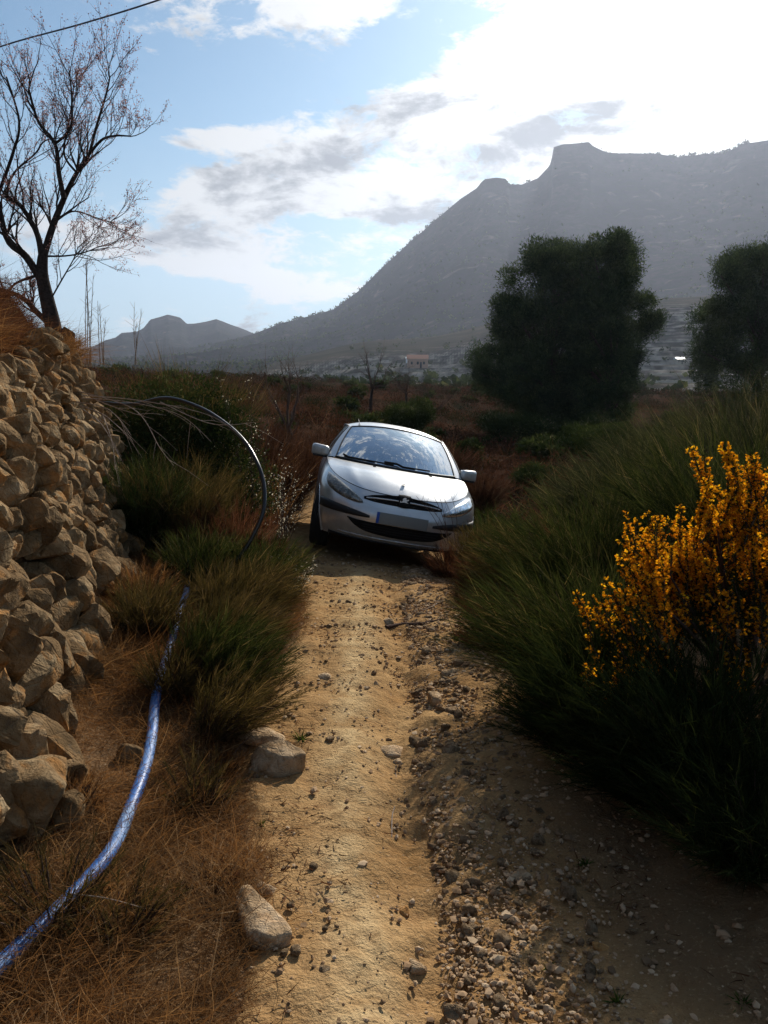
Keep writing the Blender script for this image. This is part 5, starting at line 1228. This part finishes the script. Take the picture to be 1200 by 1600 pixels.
# little sticks on the track
def stick(pix, r_, label, name='twig', m_=None, lift=.008, cat='twig'):
    pts_ = [G(*q)+[0, 0, lift+.004*(i_ % 2)] for i_, q in enumerate(pix)]; A_ = Acc(); A_.tube(smooth_curve(pts_, 24), np.linspace(r_, r_*.5, 24), 6); tag(obj(name, A_.mesh(name), m_ or M_deadtwig), label, cat)
stick([(612, 1312), (613, 1280), (620, 1250), (618, 1205)], .0028, 'thin white twig lying lengthwise in the runnel')
stick([(603, 984), (630, 980), (655, 979), (690, 972)], .016, 'thick brown root lying across the runnel', 'root', M_twig, .012, 'root')
stick([(640, 962), (665, 955), (690, 940), (700, 925)], .005, 'pale forked twig at the right edge of the track', 'twig')
stick([(118, 1452), (170, 1462), (230, 1470)], .002, 'straw coloured stalk lying on the dry grass below the pipe', 'stalk', None, .10, 'stalk')
stick([(330, 1275), (350, 1225), (372, 1190), (392, 1168)], .004, 'dark twig slanting up at the left of the boulder', 'twig', M_twig, .05)
stick([(420, 862), (460, 857), (498, 853)], .004, 'pale twig lying across the track by the front tyre', 'twig')
# twigs in front of the bonnet
A_ = Acc()
for (a_, b_) in (((705, 850), (660, 745)), ((700, 850), (678, 752)), ((712, 850), (690, 770)), ((700, 845), (668, 790)), ((716, 850), (702, 765)), ((698, 852), (650, 775))):
    q = [P(a_[0], a_[1], 7.0), (P(a_[0], a_[1], 7.0)+P(b_[0], b_[1], 7.1))/2+[.02, 0, .03], P(b_[0], b_[1], 7.15)]; A_.tube(smooth_curve(q, 12), np.linspace(.003, .0012, 12), 4)
    for _ in range(4): i_ = rg4.integers(4, 11); c = smooth_curve(q, 12)[i_]; A_.tube([c, c+[rg4.normal()*.05, 0, .08+.04*rg4.random()]], [.0015, .0008], 3)
tag(obj('bare_shoots', A_.mesh('bare_shoots'), M_twig), 'spray of bare shoots standing in front of the bonnet', 'dead shrub')
# small green weeds on the dirt
for k_, (a_, b_, s_) in enumerate([(470, 1160, .075), (410, 1292, .03), (418, 1240, .025), (440, 1352, .022), (915, 1355, .045), (965, 1578, .05), (1160, 1575, .055), (860, 1520, .03)]):
    gpt = G(a_, b_); n = 60; rg_ = np.random.default_rng(k_); d = unit(np.stack([rg_.normal(size=n), rg_.normal(size=n), np.abs(rg_.normal(size=n))+.4], 1))
    lab = ['dry green tuft growing against the half buried boulder', 'small weed below the boulder', 'tiny green sprig right under the boulder', 'dark little weed right of the sharp edged rock', 'weed in the shade under the broom', 'weed near the bottom edge in shaded dirt', 'weed in the bottom right corner', 'low weed left of the lone orange stone'][k_]
    tag(obj('weed', blades_mesh('weed', np.tile(gpt, (n, 1)), d, np.full(n, s_)*rg_.uniform(.5, 1.2, n), np.full(n, .004+s_*.03), np.tile([0, 0, -.3], (n, 1)), 2, None, rg_), M_weed), lab, 'weed', 'weeds on the bare dirt')
# crumpled black bag left of the car
gpt = G(462, 797); bm = rock_mesh('bag', 404, (.22, .14, .09), 4, 7, .22, 8); o = obj('black_bag', bm, M_black); o.location = (gpt[0], gpt[1], gpt[2]+.03); tag(o, 'small crumpled black bag lying on the track left of the car', 'rubbish')
o = obj('paper_scrap', rock_mesh('paper', 405, (.07, .05, .03), 3, 6, .2, 8), M_white); gpt = G(452, 799); o.location = (gpt[0], gpt[1]-.05, gpt[2]+.012); tag(o, 'white scrap beside the black bag', 'rubbish')

# ------------------------------------------------------------------ bare trees
def grow(A_, tips, p0, d, L_, r_, lev, rg_, curl=.22, up=.12, split=(2, 4), maxlev=4):
    n = 6 if lev < 3 else 4; pts_ = [np.array(p0)]; dd = unit(np.array(d))
    for i_ in range(n): dd = unit(dd+rg_.normal(size=3)*curl*.5+[0, 0, up*.4]); pts_.append(pts_[-1]+dd*L_/n)
    r1 = r_*(.55 if lev < maxlev else .35); A_.tube(np.array(pts_), np.linspace(r_, r1, n+1), 6 if lev < 2 else 4 if lev < 4 else 3)
    if lev >= maxlev: tips.append(np.array(pts_)); return
    for _ in range(rg_.integers(*split)+(1 if lev >= 2 else 0)):
        i_ = rg_.integers(max(1, n//3), n+1); dv = unit(np.cross(dd, rg_.normal(size=3))); grow(A_, tips, pts_[i_], unit(dd+dv*rg_.uniform(.45, .95)+[0, 0, up]), L_*rg_.uniform(.5, .8), max(r1*rg_.uniform(.6, .85), .0022), lev+1, rg_, curl, up, split, maxlev)
    grow(A_, tips, pts_[-1], dd, L_*.7, r1*.9, lev+1, rg_, curl, up, split, maxlev)
AY = 10.6
base = P(92, 532, AY); at = empty('almond_tree', base, 'bare almond tree with pinkish buds on the terrace above the wall', 'tree'); rgA = np.random.default_rng(21)
def L2(px, py, d=0.0): return P(px, py, AY+d)-base
trA = Acc(); trA.tube(smooth_curve([(0.05, 0, -.7), L2(84, 515), L2(74, 470), L2(66, 430), L2(67, 400)], 24), np.linspace(.125, .065, 24)*.95, 10)
obj('trunk', trA.mesh('trunk'), M_bark, at)
stA = Acc(); stA.tube([(0.02, .0, -.15), (.10, -.05, .03), (.16, -.02, .13)], [.15, .13, .08], 8); obj('stump', stA.mesh('stump'), M_bark, at)
brA = Acc(); tips = []
LIMBS = [([(67, 404), (82, 355), (100, 310), (120, 270), (140, 240)], .050, 5), ([(66, 404), (58, 365), (35, 325), (8, 305)], .045, 5), ([(66, 440), (40, 400), (12, 375), (-5, 310), (-30, 240)], .055, 5), ([(100, 310), (92, 270), (86, 225), (60, 190), (45, 140)], .034, 5),
         ([(140, 240), (160, 218), (182, 212), (205, 213)], .020, 3), ([(140, 240), (150, 200), (165, 150), (172, 120)], .020, 4), ([(88, 345), (115, 330), (150, 340), (180, 350)], .013, 4), ([(70, 400), (100, 400), (130, 395), (155, 385)], .014, 4),
         ([(78, 470), (95, 440), (115, 405), (122, 385)], .012, 3), ([(86, 225), (110, 200), (112, 150), (108, 110)], .018, 4), ([(-5, 310), (20, 240), (30, 190), (10, 120)], .024, 4), ([(8, 305), (22, 270), (55, 240), (70, 220), (98, 215)], .016, 4), ([(120, 270), (100, 240), (108, 190), (116, 130)], .016, 4),
         ([(88, 515), (60, 490), (35, 465), (0, 452), (-40, 440)], .045, 5), ([(60, 430), (30, 440), (15, 455), (5, 500)], .020, 3)]
for (pix, r_, nb2) in LIMBS:
    dz = rgA.uniform(-.5, .5); c = smooth_curve([L2(a_, b_, dz*i_/len(pix)) for i_, (a_, b_) in enumerate(pix)], 18); brA.tube(c, np.linspace(r_, max(r_*.4, .005), 18), 7)
    for _ in range(int(nb2*2.7)):
        i_ = rgA.integers(4, 18); dd = unit(c[min(i_+1, 17)]-c[i_-1]); dv = unit(np.cross(dd, rgA.normal(size=3)))
        grow(brA, tips, c[i_], unit(dd*.7+dv*.7+[0, 0, .25]), rgA.uniform(.22, .46), max(r_*.30, .006), 2, rgA, .25, .16, (1, 3), 4)
obj('branches', brA.mesh('branches'), M_bark, at)
c_ = np.concatenate([t_ for t_ in tips]); c_ = c_[rgA.random(len(c_)) < .6]; c_ = np.repeat(c_, 3, 0)+rgA.normal(size=(len(c_)*3, 3))*.014
obj('blossom', leaves_mesh('blossom', c_, unit(rgA.normal(size=c_.shape)), rgA.uniform(.010, .024, len(c_)), .015, None, rgA), M_blossom, at)
tA = Acc(); tp = []
def bare_tree(px, d, h, label, seed, group='small bare trees on the slope', py=None):
    loc = XY(px, d); e = empty('bare_tree', loc, label, 'tree', group); rg_ = np.random.default_rng(seed); A_ = Acc(); tp = []
    t_ = Acc(); tr = smooth_curve([(0, 0, -.1), (rg_.normal()*.05*h, 0, h*.15), (rg_.normal()*.07*h, 0, h*.32)], 8); t_.tube(tr, np.linspace(.03, .02, 8)*h, 6); obj('trunk', t_.mesh('trunk'), M_bark, e)
    for _ in range(5): grow(A_, tp, tr[-1], unit(np.array([rg_.normal()*.7, rg_.normal()*.7, .8])), h*.30, .012*h, 1, rg_, .3, .12, (1, 3), 4)
    obj('branches', A_.mesh('branches'), M_twig, e)
bare_tree(470, 15.5, 2.3, 'bare leafless tree rising above the red slope left of the car roof', 5)
bare_tree(425, 13.5, 1.7, 'short bare shrubby tree with reddish twigs left of the taller bare tree', 6)
bare_tree(580, 33, 3.0, 'small bare tree standing apart above the car roof', 7)
bare_tree(642, 36, 2.6, 'crooked bare tree to the right of the lone one above the car', 8)
bare_tree(676, 31, 2.0, 'low forked bare tree in front of the terraces, left of the pines', 9)
# upright dry stalks on the terrace skyline
for k_, (a_, b0, b1, lab) in enumerate([(138, 548, 402, 'tallest dry weed stalk on the terrace skyline'), (215, 545, 482, 'short dry weed stalk in front of the far hills'), (160, 545, 470, 'thin dry stalk right of the tallest one')]):
    A_ = Acc(); rg_ = np.random.default_rng(60+k_)
    for j_ in range(5 if k_ == 0 else 3):
        q0 = P(a_+rg_.normal()*3, b0+25, 7.6); q1 = P(a_+rg_.normal()*5, b1+rg_.random()*35*(j_ > 0), 7.6); c = smooth_curve([q0, (q0+q1)/2+[rg_.normal()*.01, 0, 0], q1], 16); A_.tube(c, np.linspace(.005, .0018, 16), 4)
        for _ in range(10): i_ = rg_.integers(5, 16); s_ = np.array([rg_.normal()*.035, rg_.normal()*.03, .06]); A_.tube([c[i_], c[i_]+s_], [.0018, .001], 3)
    tag(obj('dry_stalk', A_.mesh('dry_stalk'), M_deadtwig), lab, 'dry plant')

# ------------------------------------------------------------------ evergreen trees and bushes further off
def crown_lobes(poly, base, dist, depth, n, rl, seed):
    rg_ = np.random.default_rng(seed); poly = np.array(poly, float); out = []
    def inside(x, y):
        c = False; j = len(poly)-1
        for i in range(len(poly)):
            if (poly[i, 1] > y) != (poly[j, 1] > y) and x < (poly[j, 0]-poly[i, 0])*(y-poly[i, 1])/(poly[j, 1]-poly[i, 1])+poly[i, 0]: c = not c
            j = i
        return c
    mn, mx_ = poly.min(0), poly.max(0); cen_ = poly.mean(0)
    while len(out) < n:
        x, y = rg_.uniform(mn, mx_); r_ = rl*rg_.uniform(.6, 1.15)
        m_ = r_*F/dist*.36
        if not all(inside(x+m_*a_, y+m_*b_) for a_, b_ in ((1, 0), (-1, 0), (0, 1), (0, -1), (.7, -.7), (-.7, -.7))): continue
        ed = 1-np.clip(np.hypot((x-cen_[0])/(mx_[0]-mn[0]), (y-cen_[1])/(mx_[1]-mn[1]))*2, 0, 1)**2
        p_ = P(x, y, dist+rg_.uniform(-1, 1)*depth*(.35+.65*math.sqrt(max(ed, 0)))); out.append((*(p_-base), r_, r_, r_*.8))
    return out
def pine(px, dist, poly, n, nl, rl, label, seed, trunk_px, leaf=.15, depth=2.6):
    loc = XY(px, dist); e = empty('pine_tree', loc, label, 'tree'); lb = crown_lobes(poly, loc, dist, depth, nl, rl, seed)
    c, d, l, w_, v_ = leafy(lb, n, leaf, .034, seed, up=.5, fill=.3, rag=.8); obj('crown', leaves_mesh('crown', c, d, l, w_, v_), M_pine, e)
    A_ = Acc(); top = np.array(sorted(lb, key=lambda q: -q[2])[2][:3]); A_.tube(smooth_curve([(0, 0, -.4), (0.1, 0, top[2]*.3), top*[.6, .6, .9]], 16), np.linspace(.22, .05, 16), 8); obj('trunk', A_.mesh('trunk'), M_pinebark, e)
    A_ = Acc(); rg_ = np.random.default_rng(seed)
    for q in lb[:40]:
        q = np.array(q[:3]); s_ = np.array([0, 0, max(.5, q[2]*.6)]); A_.tube(smooth_curve([s_, (s_+q)/2+[0, 0, .1], q], 7), np.linspace(.07, .02, 7), 5)
    obj('limbs', A_.mesh('limbs'), M_pinebark, e)
pine(850, 33, [(730, 590), (725, 570), (745, 545), (752, 500), (765, 478), (785, 435), (800, 400), (830, 378), (870, 368), (900, 378), (915, 405), (920, 470), (925, 560), (925, 640), (905, 700), (870, 705), (830, 680), (800, 640), (735, 600)], 130000, 330, .50, 'left and broader of the two big dark pines right of the car', 51, 0)
pine(945, 31.5, [(895, 420), (905, 380), (935, 362), (965, 366), (985, 362), (1003, 400), (988, 440), (1012, 455), (1032, 465), (1030, 515), (1010, 545), (995, 565), (990, 625), (975, 680), (930, 735), (900, 740), (880, 640), (885, 520)], 115000, 270, .48, 'right hand big dark pine with stepped branches on its right side', 52, 0)
pine(1165, 36, [(1085, 500), (1100, 470), (1130, 455), (1118, 425), (1125, 405), (1160, 388), (1200, 380), (1260, 385), (1300, 430), (1310, 560), (1260, 590), (1200, 580), (1150, 590), (1100, 585), (1080, 545)], 130000, 260, .6, 'dark umbrella shaped pine cut by the right edge of the picture', 53, 0)
def blob(px, d, wpx, hpx, label, seed, group=None, mat_=None, n=5000, leaf=.09, name='dark_bush'):
    loc = XY(px, d); rg_ = np.random.default_rng(seed); w_ = wpx/F*d; h_ = hpx/F*d
    lb = [(rg_.uniform(-.32, .32)*w_, rg_.uniform(-.3, .3)*w_, h_*rg_.uniform(.25, .72), w_*rg_.uniform(.2, .32), w_*.26, h_*rg_.uniform(.22, .32)) for _ in range(7)]
    return bush(name, loc, label, lb, n, leaf, leaf*.35, seed, mat_ or M_shrub, 'bush', group, .25, 4)
blob(628, 19.5, 95, 78, 'round dark green bush right above the car roof', 61, n=12000, leaf=.07)
blob(1022, 27, 55, 45, 'small dark bush at the right foot of the big pines', 62)
blob(1085, 26, 40, 40, 'little round bush on the bank beneath the right edge pine', 63)
blob(920, 22, 110, 70, 'dark bush in the hollow in front of the big pines', 64, n=9000)
blob(850, 19, 90, 40, 'low dark bush beside the pale patch in the hollow', 65)
blob(727, 17, 42, 45, 'small dark bush just right of the car roof', 66)
blob(1000, 18, 90, 50, 'low dark bush behind the grey green brooms', 67, mat_=M_broomgrey)
blob(800, 24, 120, 60, 'dark spreading bush at the left foot of the big pines', 74, n=9000)
blob(930, 16.5, 120, 70, 'near dark bush in the hollow below the right hand pine', 75, n=9000, leaf=.06)
blob(838, 14.5, 80, 42, 'low dark bush on the bank right of the car', 76, n=6000, leaf=.055)
blob(1120, 15.5, 130, 60, 'dark bush rising behind the right bank brooms', 77, n=9000, leaf=.06)
blob(1150, 29, 200, 165, 'broad dark bush beneath the right edge pine', 78, n=12000, leaf=.09)
blob(985, 90, 20, 16, 'distant rounded tree right of the big pines', 68, n=1500, leaf=.4)
blob(1085, 72, 40, 62, 'distant tall dark tree left of the right edge pine', 69, n=3000, leaf=.3)
src = blob(560, 40, 30, 22, 'small dark shrub dotted on the far slope', 70, 'shrubs dotted on the far slope', n=900, leaf=.2, name='slope_shrub')
rg5 = np.random.default_rng(17); NS = [src]
for _ in range(60):
    y = rg5.uniform(14, 75); x = rg5.uniform(-.35, .55)*y
    if y < 17 and abs(x) < 3: continue
    NS.append(copy_tree(src, (x, y, float(H(x, y))-.05), rg5.uniform(0, 6.28), rg5.uniform(.4, 1.25)*(.6+.01*y)))
tell_apart(NS, [(XY(628, 19.5), 'the round bush above the car'), (XY(727, 17), 'the small bush right of the car roof'), (XY(850, 33), 'the left big pine'), (XY(945, 31.5), 'the right big pine'), (XY(1165, 36), 'the right edge pine'), (XY(470, 15.5), 'the tall bare tree'), (XY(580, 33), 'the lone bare tree'), (XY(642, 36), 'the crooked bare tree'), (XY(676, 31), 'the low forked tree'), (XY(1022, 27), 'the bush at the foot of the big pines'), (XY(425, 13.5), 'the short bare tree'), (XY(800, 24), 'the spreading bush')], 'dark shrub on the slope')
# dense low scrub of the slopes
def scrub(n, seed, mat_, name, label, smin, smax, off, dens_):
    rg_ = np.random.default_rng(seed); y = 11+rg_.random(n)**1.6*80; x = (rg_.random(n)*1.25-.62)*y; k = (n2(x, y, .22, seed, 4)+off > rg_.random(n)*dens_) & ~((np.abs(x) < 2.2) & (y < 14)) & ~((x > pathL(y)-.3) & (x < pathR(y)+.3) & (y < 15.5))
    x, y = x[k], y[k]; s = rg_.uniform(smin, smax, len(x))*(.75+.012*y); p_ = np.stack([x, y, H(x, y)-.05], 1); per = 80
    c = np.repeat(p_, per, 0); ss = np.repeat(s, per); d = unit(rg_.normal(size=c.shape)); d[:, 2] = np.abs(d[:, 2]); c = c+d*[1, 1, .8]*(ss*.5)[:, None]*rg_.random((len(c), 1))**.4
    var = np.clip(np.repeat(rg_.normal(.3, .2, len(x)), per)+rg_.normal(size=len(c))*.15, 0, 1); tag(obj(name, leaves_mesh(name, c, unit(rg_.normal(size=c.shape)*.6+[0, 0, .5]), ss*.11, ss*.035, var, rg_), mat_), label, kind='stuff')
scrub(4200, 101, M_scrubred, 'red_scrub', 'dense reddish brown scrub covering the slopes beyond the car', .45, 1.1, .45, .8)
scrub(3200, 102, M_scrubdark, 'dark_scrub', 'dark green low scrub patches on the slopes beyond the car', .4, 1.1, .12, .7)
scrub(1400, 103, M_scrubdark, 'olive_scrub', 'olive brown scrub between the dark patches', .4, 1.0, .3, .8)
# trees on the mountain foot and its crest, too many and small to count
def tufts(name, label, pts_, size, mat_, seed, per=14):
    rg_ = np.random.default_rng(seed); n = len(pts_); c = np.repeat(pts_, per, 0); s_ = np.repeat(size, per); d = unit(rg_.normal(size=(n*per, 3))); c = c+d*(s_*.34)[:, None]*rg_.random(n*per)[:, None]**.4+np.stack([0*s_, 0*s_, s_*.3], 1)
    tag(obj(name, leaves_mesh(name, c, unit(rg_.normal(size=c.shape)), s_*.5, s_*.34, None, rg_), mat_), label, kind='stuff')
def surf_pts(o, keep):
    me = o.data; co = np.empty(len(me.vertices)*3, np.float32); me.vertices.foreach_get('co', co); co = co.reshape(-1, 3); return co[keep(co)]
mp = surf_pts(mount, lambda c: (np.hypot(c[:, 0], c[:, 1]) < 1235) & (c[:, 2] > 9) & (np.abs(np.arctan2(c[:, 0], c[:, 1])) < R(34)))
mp = mp[rg5.choice(len(mp), 6500, replace=False)]; mp = mp[n2(mp[:, 0], mp[:, 1], 1/130., 3, 3)+.25+.5*sstep(200, 60, mp[:, 2]) > rg5.random(len(mp))*.8]+rg5.normal(size=(1, 3))*0
tufts('mountain_scrub_trees', 'dark scrub and pines speckling the mountain side', mp, rg5.uniform(2.2, 5, len(mp)), M_pine, 1, 8)
cr_ = np.array([azel(a_, np.interp(a_, [q[0] for q in MAIN], [q[1] for q in MAIN])) for a_ in np.concatenate([rg5.uniform(930, 1170, 90), rg5.uniform(430, 700, 80), rg5.uniform(795, 830, 8)])])
cp_ = np.stack([np.sin(cr_[:, 0])*1250, np.cos(cr_[:, 0])*1250, EYE+np.tan(cr_[:, 1])*1250-1], 1); tufts('crest_trees', 'row of small trees along the mountain crest', cp_, rg5.uniform(3, 7.5, len(cp_)), M_pine, 2, 12)
vp = surf_pts(terr, lambda c: (np.hypot(c[:, 0], c[:, 1]) < 520) & (np.hypot(c[:, 0], c[:, 1]) > 110) & (np.abs(np.arctan2(c[:, 0], c[:, 1])) < R(32))); vp = vp[rg5.choice(len(vp), 1500, replace=False)]
vp = vp[n2(vp[:, 0], vp[:, 1], 1/40., 5, 3)+.35 > rg5.random(len(vp))]; tufts('valley_trees', 'orchard trees and scrub dotting the terraced valley', vp, rg5.uniform(1.2, 4.2, len(vp)), M_shrub, 3, 12)
# far houses
M_housewall = mat('house_plaster', (.42, .27, .20), .9)[0]; M_roof = mat('house_tiles', (.30, .13, .08), .9)[0]; M_win = mat('dark_window', (.02, .02, .025), .3)[0]; M_shed = mat('sheet_metal', (.6, .62, .64), .45, .3, .5)[0]; M_stonew = mat('pale_terrace_stone', (.40, .35, .28), .9)[0]
def tz(x, y):
    c = bvT.ray_cast(Vector((x, y, 200)), Vector((0, 0, -1))); return c[0].z if c[0] else 0.0
bvT = bvhtree.BVHTree.FromPolygons([v.co.copy() for v in terr.data.vertices], [list(p_.vertices) for p_ in terr.data.polygons])
def house(px, d, w_, dp, h_, label, roofm, wallm, name='farmhouse', cat='house', lift=0, flat=False):
    x = (px-600)/F*d*1.01; z = tz(x, d); e = empty(name, (x, d, z), label, cat); o = obj('wall', rbox('wall', (w_, dp, h_+1), 0, smooth=False), wallm, e); o.location = (0, 0, h_/2-.5)
    bm = bmesh.new(); rh = .2 if flat else w_*.16; q = [(-w_/2-.3, -dp/2-.3, h_), (w_/2+.3, -dp/2-.3, h_), (w_/2+.3, dp/2+.3, h_), (-w_/2-.3, dp/2+.3, h_), (-w_/2-.3, 0, h_+rh+.4), (w_/2+.3, 0, h_+rh+.4)]
    vs_ = [bm.verts.new(a_) for a_ in q]; [bm.faces.new([vs_[i] for i in f_]) for f_ in ((0, 1, 5, 4), (3, 4, 5, 2), (0, 4, 3), (1, 2, 5), (3, 2, 1, 0))]; obj('roof', bm_mesh('roof', bm, False), roofm, e)
    for k_ in range(3): wn = obj('window', rbox('window', (w_*.1, .12, h_*.3), 0), M_win, e); wn.location = (-w_*.3+k_*w_*.3, -dp/2-.05, h_*.55)
    dr = obj('door', rbox('door', (w_*.1, .12, h_*.65), 0), M_win, e); dr.location = (w_*.15, -dp/2-.05, h_*.325)
house(651, 300, 7.5, 6, 3.4, 'pinkish farmhouse with tiled roof on the terraces above the car', M_roof, M_housewall)
house(1049, 262, 2.4, 3, 1.6, 'shed with a glinting metal roof left of the right edge pine', M_shed, M_stonew, 'metal_shed', 'shed', flat=True)
house(640, 372, 4, 4, 2.2, 'tiny white hut higher up than the pinkish farmhouse', M_shed, M_white, 'white_hut', 'hut', flat=True)
def twall(pxa, pxb, d, h_, label, slope=0):
    A_ = Acc(); xs_ = np.linspace((pxa-600)/F*d, (pxb-600)/F*d, 40); rg_ = np.random.default_rng(int(d)); V = []
    ys_ = d+np.linspace(0, slope, 40)+np.sin(np.arange(40)*.5)*.4; zz = np.array([tz(a_, b_) for a_, b_ in zip(xs_, ys_)]); zz = np.convolve(np.pad(zz, 4, 'edge'), np.ones(9)/9, 'valid')
    for a_, b_, z_ in zip(xs_, ys_, zz): hh = h_*rg_.uniform(.75, 1.1); V += [(a_, b_, z_-1), (a_, b_+.1, z_+hh), (a_, b_+.6, z_+hh), (a_, b_+.6, z_-1)]
    i = np.arange(39)*4; Fc = np.concatenate([np.stack([i+k, i+k+1, i+k+5, i+k+4], 1) for k in range(3)]); tag(obj('terrace_wall', mesh_np('terrace_wall', np.array(V), Fc, False), M_stonew), label, 'stone wall', 'low pale walls of the far terraces')
twall(690, 745, 150, .65, 'lowest pale terrace wall left of the big pines'); twall(680, 742, 168, .6, 'second pale terrace wall up, left of the big pines')
twall(1000, 1098, 150, .6, 'lowest pale terrace wall right of the big pines'); twall(1005, 1095, 176, .7, 'middle pale terrace wall right of the big pines'); twall(1010, 1090, 205, .7, 'upper pale terrace wall right of the big pines')
twall(560, 620, 300, 1.0, 'long broken pale wall left of the pinkish farmhouse', 12); twall(640, 680, 285, 1.2, 'pale wall right in front of the pinkish farmhouse')
